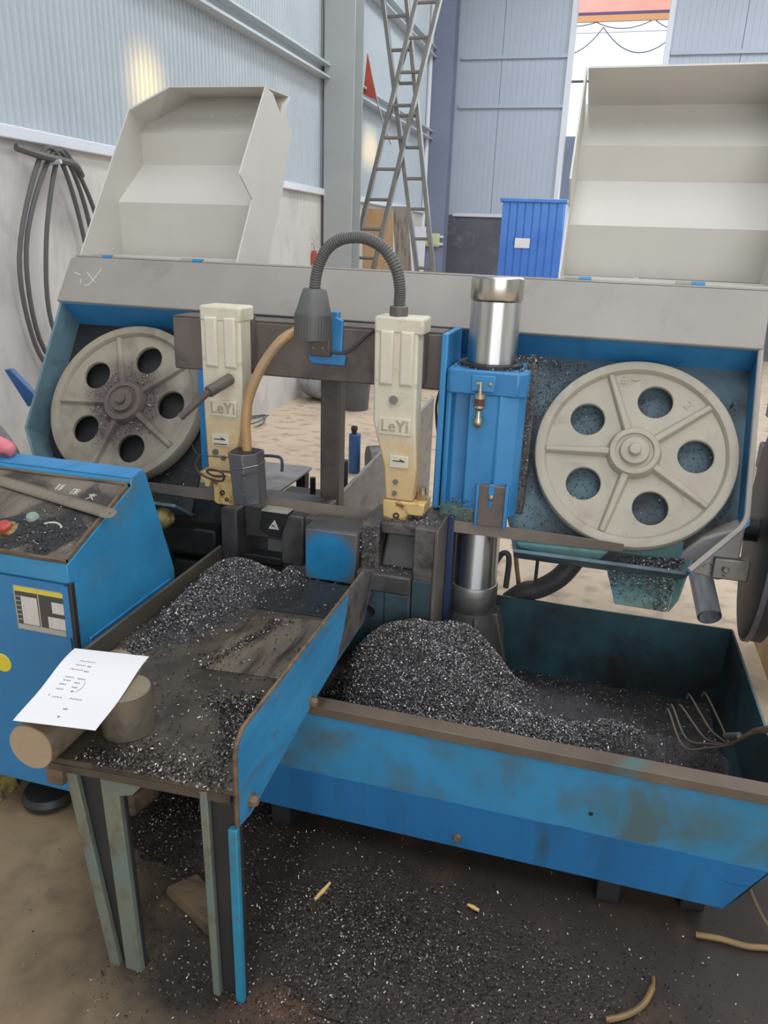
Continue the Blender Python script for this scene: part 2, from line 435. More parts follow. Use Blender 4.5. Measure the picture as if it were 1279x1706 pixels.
class MB:
    def __init__(s, M4=I4):
        s.v, s.f, s.M = [], [], M4

    def add(s, vs, fs, M4=None):
        T = s.M if M4 is None else M4
        o = len(s.v)
        s.v += [T @ Vector(p) for p in vs]
        s.f += [tuple(i + o for i in q) for q in fs]
        return s

    def box(s, x0, x1, y0, y1, z0, z1, M4=None):
        vs = [(x, y, z) for z in (z0, z1) for y in (y0, y1) for x in (x0, x1)]
        return s.add(vs, [(0, 2, 3, 1), (4, 5, 7, 6), (0, 1, 5, 4), (2, 6, 7, 3), (0, 4, 6, 2), (1, 3, 7, 5)], M4)

    def hexa(s, bot, top, M4=None):
        n = len(bot)
        fs = [tuple(range(n))[::-1], tuple(range(n, 2 * n))]
        fs += [(i, (i + 1) % n, n + (i + 1) % n, n + i) for i in range(n)]
        return s.add(list(bot) + list(top), fs, M4)

    def prism(s, poly, z0, z1, M4=None):
        return s.hexa([(x, y, z0) for x, y in poly], [(x, y, z1) for x, y in poly], M4)

    def prism_x(s, poly, x0, x1, M4=None):      # polygon in (y, z) pushed along x
        return s.hexa([(x0, y, z) for y, z in poly], [(x1, y, z) for y, z in poly], M4)

    def prism_y(s, poly, y0, y1, M4=None):      # polygon in (x, z) pushed along y
        return s.hexa([(x, y0, z) for x, z in poly], [(x, y1, z) for x, z in poly], M4)

    def cyl(s, p0, p1, r0, r1=None, n=24, M4=None, caps=True):
        p0, p1 = Vector(p0), Vector(p1)
        r1 = r0 if r1 is None else r1
        d = (p1 - p0).normalized()
        a = d.orthogonal().normalized()
        b = d.cross(a)
        vs = []
        for p, r in ((p0, r0), (p1, r1)):
            for i in range(n):
                t = 2 * math.pi * i / n
                vs.append(p + r * (math.cos(t) * a + math.sin(t) * b))
        fs = [(i, (i + 1) % n, n + (i + 1) % n, n + i) for i in range(n)]
        if caps:
            fs += [tuple(range(n))[::-1], tuple(range(n, 2 * n))]
        return s.add(vs, fs, M4)

    def lathe(s, prof, c=(0, 0, 0), n=40, M4=None, a0=0.0, close=True):
        vs, fs = [], []
        m = len(prof)
        for i in range(n):
            t = 2 * math.pi * i / n + a0
            for r, z in prof:
                vs.append((c[0] + r * math.cos(t), c[1] + r * math.sin(t), c[2] + z))
        for i in range(n):
            j = (i + 1) % n
            for k in range(m - 1):
                fs.append((i * m + k, j * m + k, j * m + k + 1, i * m + k + 1))
        return s.add(vs, fs, M4)

    def tube(s, pts, r, n=8, M4=None, closed=False, caps=True):
        P = [Vector(p) for p in pts]
        rr = r if isinstance(r, (list, tuple)) else [r] * len(P)
        m = len(P)
        vs, fs = [], []
        up = None
        for i, p in enumerate(P):
            a = P[(i - 1) % m] if (closed or i > 0) else p
            b = P[(i + 1) % m] if (closed or i < m - 1) else p
            d = (b - a)
            d = d.normalized() if d.length > 1e-9 else Vector((0, 0, 1))
            if up is None:
                up = d.orthogonal().normalized()
            up = (up - d * up.dot(d))
            up = up.normalized() if up.length > 1e-6 else d.orthogonal().normalized()
            w = d.cross(up)
            for k in range(n):
                t = 2 * math.pi * k / n
                vs.append(p + rr[i] * (math.cos(t) * up + math.sin(t) * w))
        last = m if closed else m - 1
        for i in range(last):
            j = (i + 1) % m
            for k in range(n):
                q = (k + 1) % n
                fs.append((i * n + k, i * n + q, j * n + q, j * n + k))
        if caps and not closed:
            fs += [tuple(range(n))[::-1], tuple((m - 1) * n + k for k in range(n))]
        return s.add(vs, fs, M4)

    def ball(s, c, rx, ry=None, rz=None, n=16, m=10, M4=None):
        ry = rx if ry is None else ry
        rz = rx if rz is None else rz
        vs = [(c[0], c[1], c[2] - rz)]
        for j in range(1, m):
            p = math.pi * j / m - math.pi / 2
            for i in range(n):
                t = 2 * math.pi * i / n
                vs.append((c[0] + rx * math.cos(p) * math.cos(t), c[1] + ry * math.cos(p) * math.sin(t), c[2] + rz * math.sin(p)))
        vs.append((c[0], c[1], c[2] + rz))
        fs = [(0, 1 + (i + 1) % n, 1 + i) for i in range(n)]
        for j in range(m - 2):
            for i in range(n):
                k = (i + 1) % n
                fs.append((1 + j * n + i, 1 + j * n + k, 1 + (j + 1) * n + k, 1 + (j + 1) * n + i))
        t = len(vs) - 1
        o = 1 + (m - 2) * n
        fs += [(o + i, o + (i + 1) % n, t) for i in range(n)]
        return s.add(vs, fs, M4)

    def mesh(s, me, M4=None):
        return s.add([v.co for v in me.vertices], [tuple(p.vertices) for p in me.polygons], M4)

    def strokes(s, segs, w, h, M4):             # flat strokes in the local xy plane
        for (x0, y0, x1, y1) in segs:
            d = Vector((x1 - x0, y1 - y0))
            if d.length < 1e-9:
                continue
            d.normalize()
            q = Vector((-d.y, d.x)) * (w / 2)
            s.prism([(x0 - q.x, y0 - q.y), (x1 - q.x, y1 - q.y), (x1 + q.x, y1 + q.y), (x0 + q.x, y0 + q.y)], 0, h, M4)
        return s

    def build(s, name, m, parent=None, bevel=0.0, seg=2, smooth=35, kind=None, label=None):
        me = bpy.data.meshes.new(name)
        P = np.array([tuple(v) for v in s.v], dtype=np.float64)
        lo, hi = P.min(0), P.max(0)
        org = np.array([(lo[0] + hi[0]) / 2, (lo[1] + hi[1]) / 2, lo[2]])
        me.from_pydata([tuple(p) for p in (P - org)], [], s.f)
        import bmesh
        bm = bmesh.new()
        bm.from_mesh(me)
        bmesh.ops.recalc_face_normals(bm, faces=bm.faces)
        bm.to_mesh(me)
        bm.free()
        me.materials.append(M[m] if isinstance(m, str) else m)
        if smooth:
            me.shade_smooth()
            me.set_sharp_from_angle(angle=R(smooth))
        o = bpy.data.objects.new(name, me)
        C.objects.link(o)
        WPOS[o.name] = Vector(org)
        if parent is not None:
            o.parent = parent
            o.location = Vector(org) - WPOS[parent.name]
        else:
            o.location = org
        if bevel:
            b = o.modifiers.new('bevel', 'BEVEL')
            b.width = bevel
            b.segments = seg
            b.limit_method = 'ANGLE'
            b.angle_limit = R(40)
        if kind:
            o['kind'] = kind
        if label:
            o['label'] = label
        return o


def thing(name, label, cat, loc, group=None):
    o = bpy.data.objects.new(name, None)
    o.empty_display_size = 0.1
    C.objects.link(o)
    o.location = loc
    WPOS[o.name] = Vector(loc)
    return tag(o, label, cat, group)


def tag(o, label, cat, group=None, kind=None):
    o['label'] = label
    o['category'] = cat
    if group:
        o['group'] = group
    if kind:
        o['kind'] = kind
    return o


def struct(o):
    o['kind'] = 'structure'
    return o


def dup(o, parent=None, delta=(0, 0, 0)):
    """copy of an object with copies of its children; mesh data shared"""
    c = o.copy()
    C.objects.link(c)
    base = WPOS[o.name] + Vector(delta)
    WPOS[c.name] = base
    if parent is not None:
        c.parent = parent
        c.location = base - WPOS[parent.name]
    else:
        c.parent = None
        c.location = base
    for ch in list(o.children):
        dup(ch, c, delta)
    return c


def plate2d(loops, depth, bev=0.0):
    """filled flat plate with holes from closed 2D loops, centred on z = 0"""
    cu = bpy.data.curves.new('t', 'CURVE')
    cu.dimensions = '2D'
    cu.fill_mode = 'BOTH'
    cu.extrude = max(depth / 2 - bev, 0.0002)
    cu.bevel_depth = bev
    cu.bevel_resolution = 1
    for lp in loops:
        sp = cu.splines.new('POLY')
        sp.points.add(len(lp) - 1)
        for i, (x, y) in enumerate(lp):
            sp.points[i].co = (x, y, 0, 1)
        sp.use_cyclic_u = True
    return curve_mesh(cu)


def curve_mesh(cu):
    o = bpy.data.objects.new('t', cu)
    C.objects.link(o)
    bpy.context.view_layer.update()
    dg = bpy.context.evaluated_depsgraph_get()
    me = bpy.data.meshes.new_from_object(o.evaluated_get(dg))
    bpy.data.objects.remove(o)
    bpy.data.curves.remove(cu)
    return me


def text_mesh(txt, size, ext=0.002, squeeze=1.0, off=0.0):
    cu = bpy.data.curves.new('t', 'FONT')
    cu.body = txt
    cu.size = size
    cu.extrude = ext
    cu.align_x = 'CENTER'
    cu.align_y = 'CENTER'
    cu.resolution_u = 3
    cu.offset = off
    return curve_mesh(cu)


def circ(cx, cy, r, n=28, a0=0.0):
    return [(cx + r * math.cos(2 * math.pi * i / n + a0), cy + r * math.sin(2 * math.pi * i / n + a0)) for i in range(n)]


def smooth_path(P, k=6):
    P = [Vector(p) for p in P]
    out = []
    for i in range(len(P) - 1):
        a, b, c, d = P[max(i - 1, 0)], P[i], P[i + 1], P[min(i + 2, len(P) - 1)]
        for j in range(k):
            t = j / k
            out.append(0.5 * ((2 * b) + (c - a) * t + (2 * a - 5 * b + 4 * c - d) * t * t + (3 * b - a - 3 * c + d) * t ** 3))
    out.append(P[-1])
    return out


def front(x, y, z):
    """local frame of an upright face looking towards the operator: local x = right, y = up, z = out (towards -Y)"""
    return Matrix(((1, 0, 0, x), (0, 0, -1, y), (0, 1, 0, z), (0, 0, 0, 1)))


def chip_cloud(name, xyz, m, parent=None, size=(0.004, 0.010), width=0.0022, lift=0.6, kind='stuff', normal=None):
    """loose curled swarf: bent two-quad strips, one mesh"""
    P = np.asarray(xyz, float)
    n = len(P)
    L = rng.uniform(size[0], size[1], n)
    W = width * rng.uniform(0.6, 1.5, n)
    yaw = rng.uniform(0, 2 * np.pi, n)
    pit = rng.normal(0, lift, n)
    d = np.stack([np.cos(yaw) * np.cos(pit), np.sin(yaw) * np.cos(pit), np.sin(pit)], 1)
    s0 = np.cross(d, rng.normal(0, 1, (n, 3)))
    s0 /= np.linalg.norm(s0, axis=1)[:, None] + 1e-9
    u = np.cross(d, s0)
    k = rng.uniform(0.1, 0.45, n) * L
    a = P - d * (L / 2)[:, None]
    b = P + u * k[:, None]
    c = P + d * (L / 2)[:, None]
    w = s0 * (W / 2)[:, None]
    V = np.stack([a - w, a + w, b - w, b + w, c - w, c + w], 1).reshape(-1, 3)
    org = np.array([P[:, 0].mean(), P[:, 1].mean(), P[:, 2].min()])
    V -= org
    base = np.arange(n) * 6
    F = np.stack([base, base + 1, base + 3, base + 2, base + 2, base + 3, base + 5, base + 4], 1).reshape(-1)
    me = bpy.data.meshes.new(name)
    me.vertices.add(n * 6)
    me.vertices.foreach_set('co', V.astype(np.float32).ravel())
    me.loops.add(n * 8)
    me.loops.foreach_set('vertex_index', F.astype(np.int32))
    me.polygons.add(n * 2)
    me.polygons.foreach_set('loop_start', (np.arange(n * 2) * 4).astype(np.int32))
    me.update(calc_edges=True)
    me.materials.append(M[m])
    o = bpy.data.objects.new(name, me)
    C.objects.link(o)
    WPOS[o.name] = Vector(org)
    if parent is not None:
        o.parent = parent
        o.location = Vector(org) - WPOS[parent.name]
    else:
        o.location = org
    o['kind'] = kind
    return o


def height_mesh(name, x0, x1, y0, y1, nx, ny, fn, m, parent=None, keep=None):
    xs, ys = np.linspace(x0, x1, nx), np.linspace(y0, y1, ny)
    X, Y = np.meshgrid(xs, ys)
    Z = fn(X, Y)
    mb = MB()
    vs = list(zip(X.ravel(), Y.ravel(), Z.ravel()))
    fs = []
    for j in range(ny - 1):
        for i in range(nx - 1):
            if keep is not None and not keep(X[j, i], Y[j, i]):
                continue
            fs.append((j * nx + i, j * nx + i + 1, (j + 1) * nx + i + 1, (j + 1) * nx + i))
    mb.add(vs, fs)
    return mb.build(name, m, parent, smooth=180)

# ================================================================== the setting
fl = struct(MB().box(-3.2, 9.2, -5, 13.5, -0.15, 0).build('floor', 'floor', smooth=0))
struct(MB().box(-8, 12, 13.5, 40, -0.2, -0.02).build('trim_ground', 'outside_ground', smooth=0))

wl = struct(MB().box(-3.2, -3.0, -5, 13.5, 0, 2.02).build('wall_left', 'render_wall', smooth=0))
# sandwich panels with fine vertical ribs, one metre each
rib = []
for i in range(18):
    y = i / 18.0
    rib += [(y, 0.0), (y + 0.034, 0.0), (y + 0.040, 0.015), (y + 0.050, 0.015)]
poly = [(-3.03 + d, y) for y, d in rib] + [(-3.03, 0.997), (-3.09, 0.997), (-3.09, 0.0)]
p0 = None
for k in range(19):
    if p0 is None:
        mb = MB()
        mb.prism([(x, y - 5.0) for x, y in poly], 2.02, 6.5)
        p0 = mb.build('wall_panel', 'panel_white', wl, smooth=0)
    else:
        dup(p0, wl, (0, k * 1.0, 0))
struct(MB().box(-3.03, -2.955, -5, 13.2, 2.012, 2.075).build('trim_1', 'sill_white', bevel=0.006))
for n, z in enumerate((3.085, 4.2, 5.3)):
    mb = MB()
    mb.prism_y([(-3.02, z), (-2.90, z), (-2.90, z + 0.02), (-3.0, z + 0.02), (-3.0, z + 0.11), (-2.9, z + 0.11), (-2.9, z + 0.13), (-3.02, z + 0.13)], -5, 13.2)
    struct(mb.build('trim_%d' % (n + 2), 'girt', smooth=0))


def h_column(name, x0, x1, y0, y1, m):
    mb = MB()
    t = 0.018
    mb.box(x0, x1, y0, y0 + t, 0, 6.5).box(x0, x1, y1 - t, y1, 0, 6.5)
    mb.box((x0 + x1) / 2 - 0.008, (x0 + x1) / 2 + 0.008, y0 + t, y1 - t, 0, 6.5)
    mb.box(x0 - 0.03, x1 + 0.03, y0 - 0.03, y1 + 0.03, 0, 0.025)
    return struct(mb.build(name, m, smooth=0))


h_column('trim_5', -2.965, -2.655, 8.12, 8.42, 'column_grey')
h_column('trim_6', -2.985, -2.645, 12.86, 13.16, 'column_dark')
h_column('trim_7', -2.955, -2.585, 2.2 - 5.6, 2.5 - 5.6, 'column_grey')
struct(MB().cyl((-2.985, 12.80, 0), (-2.985, 12.80, 6.4), 0.035, n=10).build('trim_8', 'sill_white'))

wb = struct(MB().box(-3.2, -0.94, 13.3, 13.5, 0, 2.02).box(0.385, 9.2, 13.3, 13.5, 0, 2.02).build('wall_back', 'base_dark', smooth=0))
for x0, x1, z0, z1 in ((-3.0, -0.94, 2.02, 6.5), (0.385, 9.0, 2.02, 6.5), (-0.94, 0.385, 5.9, 6.5)):
    x = x0
    while x < x1 - 0.05:
        xe = min(x + 1.02, x1)
        pts = []
        n = max(2, int((xe - x) / 0.085))
        for i in range(n):
            a = x + (xe - x) * i / n
            b = x + (xe - x) * (i + 1) / n - 0.002
            pts += [(a, 13.30), (a + 0.003, 13.296), (b - 0.006, 13.296), (b - 0.003, 13.30)]
        MB().prism([(xe - 0.002, 13.42), (x, 13.42)] + pts, z0, z1).build('wall_panel', 'panel_back', wb, smooth=0)
        x = xe
for n, z in enumerate((2.6 + 0.98, 4.25, 5.2)):
    MB().box(-2.6, -0.98, 13.25, 13.3, z, z + 0.05).build('girt', 'panel_back', wb, smooth=0)
    MB().box(0.45, 9.0, 13.25, 13.3, z, z + 0.05).build('girt', 'panel_back', wb, smooth=0)
MB().box(-2.6, -0.94, 13.27, 13.3, 2.0, 2.05).box(0.385, 9.0, 13.27, 13.3, 2.0, 2.05).build('sill', 'sill_white', wb, smooth=0)
d = struct(MB().box(-1.0, -0.925, 13.24, 13.52, 0, 5.9).box(0.365, 0.44, 13.24, 13.52, 0, 5.9).box(-1.0, 0.44, 13.24, 13.52, 5.85, 5.95).build('door_1', 'sill_white', smooth=0))

# right wall with its small high vents, where the low sun comes in
holes = []
for (yc, zc, hw, hh) in ((2.99, 5.10, 0.19, 0.19), (7.95, 5.26, 0.30, 0.2), (8.42, 4.15, 0.2, 0.26)):
    holes.append([(yc - hw, zc - hh), (yc + hw, zc - hh), (yc + hw, zc + hh * 0.5), (yc + hw * 0.5, zc + hh), (yc - hw * 0.5, zc + hh), (yc - hw, zc + hh * 0.5)])
me = plate2d([[(-5, 0), (13.5, 0), (13.5, 6.5), (-5, 6.5)]] + holes, 0.08)
MR = Matrix(((0, 0, 1, 9.05), (1, 0, 0, 0), (0, 1, 0, 0), (0, 0, 0, 1)))
struct(MB().mesh(me, MR).build('wall_right', 'panel_white', smooth=0))
me = plate2d([[(-3.2, -5), (9.2, -5), (9.2, 13.5), (-3.2, 13.5)]] +
             [[(sx - 0.6, sy - 2.7), (sx + 0.6, sy - 2.7), (sx + 0.6, sy + 2.7), (sx - 0.6, sy + 2.7)] for sx, sy in ROOF_FILLS], 0.06)
ce = struct(MB().mesh(me, Matrix.Translation((0, 0, 6.53))).build('ceiling', 'roof', smooth=0))
for sx, sy in ROOF_FILLS:
    MB().box(sx - 0.62, sx + 0.62, sy - 2.72, sy + 2.72, 6.565, 6.575).build('roof_glow_sheet', 'roof_glow', ce, smooth=0)

# outside, through the doorway
ow = MB().box(-6, 6, 18, 18.3, -0.1, 3.75).build('outside_wall', 'outside_wall', smooth=0)
tag(ow, 'blue grey boundary wall outside beyond the open doorway', 'wall')
aw = thing('awning', 'pink and orange awning outside above the doorway', 'awning', (-0.3, 15.0, 0))
MB().prism_x([(15.0, 5.24), (15.06, 5.24), (16.2, 6.2), (16.15, 6.25)], -2.5, 2.2).build('sheet', 'awning', aw, smooth=0)
MB().box(-2.5, 2.2, 15.0, 15.05, 5.19, 5.24).build('beam', 'awning_dark', aw, smooth=0)
MB().box(-2.5, 2.2, 14.98, 15.03, 5.10, 5.19).build('edge_board', 'awning_edge', aw, smooth=0)
MB().cyl((-2.4, 15.3, -0.02), (-2.4, 15.3, 5.6), 0.04, n=8).cyl((2.1, 15.3, -0.02), (2.1, 15.3, 5.6), 0.04, n=8).build('post', 'awning_dark', aw)
def sag(x0, z0, x1, z1, drop, y, n=14):
    return [(x0 + (x1 - x0) * t / n, y, z0 + (z1 - z0) * t / n - drop * 4 * (t / n) * (1 - t / n)) for t in range(n + 1)]
cb = MB()
cb.tube(sag(-1.62, 4.9, -0.60, 5.02, 0.32, 15.0), 0.008, 6)
cb.tube(sag(-0.60, 5.02, 0.62, 4.98, 0.36, 15.0), 0.008, 6)
tag(cb.build('hanging_cable', 'wire_grey'), 'lower slack grey cable sagging outside the doorway', 'cable', 'cables outside the doorway')
cb = MB()
cb.tube(sag(-1.45, 5.1, -0.72, 5.10, 0.05, 15.02), 0.007, 6)
cb.tube(sag(-0.72, 5.10, 0.19, 5.12, 0.11, 15.02), 0.007, 6)
cb.tube(sag(0.19, 5.12, 0.9, 5.1, 0.14, 15.02), 0.007, 6)
tag(cb.build('hanging_cable', 'wire_grey'), 'upper slack cable hung just under the awning edge outside', 'cable', 'cables outside the doorway')
tag(MB().tube([(-2.4, 15.2, 4.98), (2.1, 15.2, 5.0)], 0.004, 5).build('straight_wire', 'wire_grey'), 'thin taut straight wire outside across the doorway', 'wire')
MB().cyl((-2.4, 15.25, 4.27), (2.1, 15.25, 4.29), 0.02, n=8).build('rail', 'wire_grey', aw)

# ================================================================== background things
def ladder(label, pl0, pl1, pr0, pr1, zr, y0, y1, group):
    """rails given by two (x, z) points each; y0 at the foot, y1 at the top"""
    def ext(a, b, z):
        t = (z - a[1]) / (b[1] - a[1])
        x = a[0] + (b[0] - a[0]) * t
        return Vector((x, y0 + (y1 - y0) * z / 4.6, z))
    b = ext(pl0, pl1, 0)
    t = thing('ladder', label, 'ladder', tuple(b), group)
    for a, c in ((pl0, pl1), (pr0, pr1)):
        p, q = ext(a, c, 0.0), ext(a, c, 4.6)
        mb = MB()
        w = 0.022
        mb.hexa([p + Vector((-w, -0.035, 0)), p + Vector((w, -0.035, 0)), p + Vector((w, 0.035, 0)), p + Vector((-w, 0.035, 0))],
                [q + Vector((-w, -0.035, 0)), q + Vector((w, -0.035, 0)), q + Vector((w, 0.035, 0)), q + Vector((-w, 0.035, 0))])
        mb.build('rail', 'alu', t, bevel=0.005, seg=1)
    z = zr
    while z < 4.5:
        p, q = ext(pl0, pl1, z), ext(pr0, pr1, z)
        MB().tube([p, q], 0.017, 8).build('rung', 'alu', t)
        z += 0.3
    return t


ladder('tall aluminium ladder whose foot stands to the right, nearer the corner', (-2.522, 3.861), (-2.039, 1.265), (-2.279, 3.852), (-1.856, 1.241), 0.12, 8.6, 8.62, 'crossed aluminium ladders')
ladder('tall aluminium ladder whose foot stands to the left, behind the grey column', (-2.15, 3.81), (-2.66, 1.77), (-1.92, 3.82), (-2.53, 1.25), 0.2, 8.52, 8.50, 'crossed aluminium ladders')

fg = thing('pennant', 'red triangular pennant hung on the left wall girt behind the column', 'flag', (-2.86, 9.35, 3.09))
MB().prism_y([(-2.905, 3.545), (-2.944, 3.15), (-2.87, 3.115), (-2.78, 3.09)], 9.345, 9.353).build('cloth', 'flag_red', fg, smooth=0)
MB().tube([(-2.905, 9.36, 3.55), (-2.785, 9.36, 3.09), (-2.72, 9.36, 2.905), (-2.60, 9.36, 2.63)], 0.009, 6).build('stick', 'alu', fg)

bd = MB().hexa([(-2.78, 9.1, 0), (-2.40, 9.1, 0), (-2.40, 9.125, 0), (-2.78, 9.125, 0)], [(-2.93, 9.35, 1.94), (-2.55, 9.35, 1.94), (-2.55, 9.375, 1.94), (-2.93, 9.375, 1.94)])
tag(bd.build('plywood_board', 'plywood', smooth=0), 'tan plywood board leaning by the left wall under the crossed ladders', 'board')
bd = MB().hexa([(-2.36, 9.5, 0), (-2.2, 9.5, 0), (-2.2, 9.53, 0), (-2.36, 9.53, 0)], [(-2.62, 9.55, 1.98), (-2.42, 9.55, 1.98), (-2.42, 9.58, 1.98), (-2.62, 9.58, 1.98)])
tag(bd.build('rough_plank', 'plywood_grey', smooth=0), 'rough grey weathered plank leaning right of the tan plywood', 'plank')
bd = MB().hexa([(-2.95, 10.6, 0), (-2.45, 10.6, 0), (-2.45, 10.63, 0), (-2.95, 10.63, 0)], [(-2.95, 10.7, 1.78), (-2.45, 10.7, 1.78), (-2.45, 10.73, 1.78), (-2.95, 10.73, 1.78)])
tag(bd.build('white_board', 'sill_white', smooth=0), 'pale board standing against the wall behind the ladders', 'board')

jb = thing('junction_box', 'pale yellow electrical junction box on the dark corner column', 'box', (-2.855, 12.83, 1.52))
MB().box(-3.02, -2.70, 12.78, 12.855, 1.52, 1.72).build('body', 'junction_yellow', jb, bevel=0.012)
MB().box(-2.995, -2.725, 12.768, 12.782, 1.545, 1.695).build('lid', 'junction_yellow', jb, bevel=0.006)
MB().cyl((-2.70, 12.82, 1.56), (-2.64, 12.82, 1.56), 0.02, n=8).cyl((-2.70, 12.82, 1.67), (-2.64, 12.82, 1.67), 0.02, n=8).build('gland', 'sill_white', jb)

bo = thing('blue_booth', 'tall blue corrugated metal box with white paper notice behind the saw', 'cabinet', (-0.985, 10.0, 0))
pts = []
for i in range(8):
    x = -1.35 + i * 0.094
    pts += [(x, 10.0), (x + 0.07, 10.0), (x + 0.078, 10.012), (x + 0.088, 10.012)]
MB().prism([(-0.6, 10.6), (-1.36, 10.6)] + pts, 0.02, 2.08).build('corrugated_side', 'booth_blue', bo, smooth=0)
MB().box(-1.385, -0.585, 9.985, 10.62, 2.08, 2.12).build('top_rim', 'booth_blue', bo, bevel=0.006)
MB().box(-1.365, -0.6, 9.99, 10.61, 0, 0.02).build('base', 'booth_blue', bo, smooth=0)
MB().box(-1.166, -0.985, 9.992, 9.998, 1.56, 1.672).build('paper_notice', 'paper', bo, smooth=0, label='small white paper notice')

# coil of cable hung on the left wall
cc = thing('cable_coil', 'loose coil of dark cable hanging on the left wall', 'cable', (-2.96, 3.8, 0.6))
loops = [(3.72, 1.93, 3.50, 1.45, 3.56, 1.0, 3.72, 0.75), (3.78, 1.92, 3.56, 1.5, 3.60, 1.02, 3.8, 0.74), (3.86, 1.94, 3.72, 1.53, 3.71, 1.1, 3.86, 0.76)]
ends = [(3.86, 1.945, 4.02, 1.66, 4.1, 1.2), (3.92, 1.945, 4.1, 1.66, 4.16, 1.2), (3.95, 1.95, 4.18, 1.66, 4.24, 1.2)]
for k in range(3):
    a, e = loops[k], ends[k]
    P = smooth_path([(-2.93 + 0.01 * k, a[6], a[7]), (-2.955, a[4], a[5]), (-2.94, a[2], a[3]), (-2.93, a[0], a[1]),
                     (-2.92, e[0], e[1] + 0.02), (-2.94, e[2], e[3]), (-2.955, e[4], e[5]), (-2.95, e[4] - 0.15, 0.72), (-2.93 + 0.01 * k, a[6], a[7] - 0.02)], 6)
    MB().tube(P, 0.0125, 8).build('cable_turn', 'cable_grey', cc)
MB().tube(smooth_path([(-2.95, 3.58, 1.975), (-2.91, 3.72, 1.95), (-2.90, 3.86, 1.94), (-2.91, 3.98, 1.93), (-2.93, 4.06, 1.88)], 5), 0.02, 8).build('tie', 'cable_grey', cc)
MB().cyl((-3.0, 3.8, 1.915), (-2.86, 3.8, 1.93), 0.012, n=8).build('hook', 'girt', cc)

# things on the far floor seen through the saw
gc = thing('blue_cylinder', 'slim upright blue cylinder with dark knob on the floor behind the saw', 'cylinder', (-1.612, 5.1, 0))
MB().cyl((-1.612, 5.1, 0), (-1.612, 5.1, 0.285), 0.043, n=20).build('body', 'bin_blue', gc, bevel=0.004)
MB().lathe([(0.0, 0.345), (0.02, 0.342), (0.026, 0.325), (0.018, 0.3), (0.02, 0.285), (0, 0.285)], (-1.617, 5.1, 0), 14).build('knob', 'black', gc)
dr = MB().cyl((-1.50, 5.05, 0.11), (-1.22, 5.2, 0.11), 0.11, n=24)
tag(dr.build('dark_drum', 'dark_grey', bevel=0.01), 'dark drum lying on its side right of the slim blue cylinder', 'drum')
dr = MB().cyl((-2.86, 7.6, 0.2), (-2.58, 7.4, 0.2), 0.2, n=24)
tag(dr.build('grey_barrel', 'pipe', bevel=0.015), 'pale blue grey barrel lying on the far floor seen below the beam', 'barrel')
bk = MB().lathe([(0.0, 0.0), (0.13, 0.0), (0.15, 0.3), (0.145, 0.3), (0.125, 0.02), (0, 0.02)], (-2.28, 7.2, 0), 20)
tag(bk.build('grey_bucket', 'dark_grey'), 'grey bucket standing right of the pale barrel on the far floor', 'bucket')
wc = MB()
for k in range(3):
    wc.tube([(-2.92 + 0.02 * k + 0.10 * math.cos(t), 6.2 + 0.12 * math.sin(t), 0.02 + 0.02 * k + 0.03 * math.sin(t * 1.0 + k)) for t in np.linspace(0, 6.1, 20)], 0.006, 6)
tag(wc.build('wire_loop', 'wire_grey'), 'loose grey wire loop lying on the far floor', 'wire')
cr = thing('crate', 'tan wooden crate on the floor behind the dark drive disc', 'crate', (1.06, 3.0, 0))
for k in range(4):
    MB().box(0.79, 1.4, 2.79, 2.81, 0.02 + k * 0.085, 0.095 + k * 0.085).build('board', 'rust_box', cr, bevel=0.003, seg=1)
MB().box(0.80, 1.39, 2.82, 3.3, 0.0, 0.34).build('box_body', 'rust_box', cr, smooth=0)
st = thing('steel_stack', 'stack of blue grey steel sections at the far right behind the saw', 'steel', (2.2, 6.2, 0))
for k in range(5):
    MB().box(1.3 + 0.05 * (k % 2), 3.2, 5.9, 6.5, k * 0.2, 0.2 + k * 0.2).build('section', 'pipe' if k % 2 else 'navy', st, bevel=0.01, seg=1)

# outfeed table behind the saw
of = thing('outfeed_table', 'grey outfeed table with sloping side plate behind the saw', 'table', (-1.45, 3.0, 0))
MB().box(-1.95, -1.275, 2.86, 3.36, 0.535, 0.55).build('table_top', 'grey_plate', of, bevel=0.004)
MB().prism_x([(2.62, 0.47), (2.84, 0.47), (2.84, 0.16), (4.3, 0.16), (4.3, 0.755), (2.62, 0.675)], -0.90, -0.885).build('side_plate', 'grey_plate', of, bevel=0.003)
for x, y in ((-1.92, 2.9), (-1.31, 2.9), (-1.92, 3.32), (-1.31, 3.32)):
    MB().box(x - 0.025, x + 0.025, y - 0.025, y + 0.025, 0, 0.535).build('leg', 'oil_and_shade', of, bevel=0.004, seg=1)
for y in (2.95, 4.1):
    MB().box(-0.925, -0.90, y - 0.025, y + 0.025, 0, 0.5).build('leg', 'oil_and_shade', of, bevel=0.004, seg=1)
MB().box(-1.24, -0.98, 2.78, 2.98, 0.50, 0.56).box(-1.2, -1.02, 2.8, 2.9, 0.56, 0.60).build('roller_bracket', 'oil_and_shade', of, bevel=0.006)
MB().cyl((-1.06, 2.8, 0.56), (-1.06, 2.8, 0.68), 0.012, n=10).build('pin', 'black', of)
MB().box(-1.04, -0.99, 3.0, 3.05, 0.3, 0.70).build('stop_block', 'oil_and_shade', of, bevel=0.005)
MB().box(-1.24, -0.98, 2.95, 3.0, 0, 0.5).build('leg', 'oil_and_shade', of, bevel=0.004, seg=1)

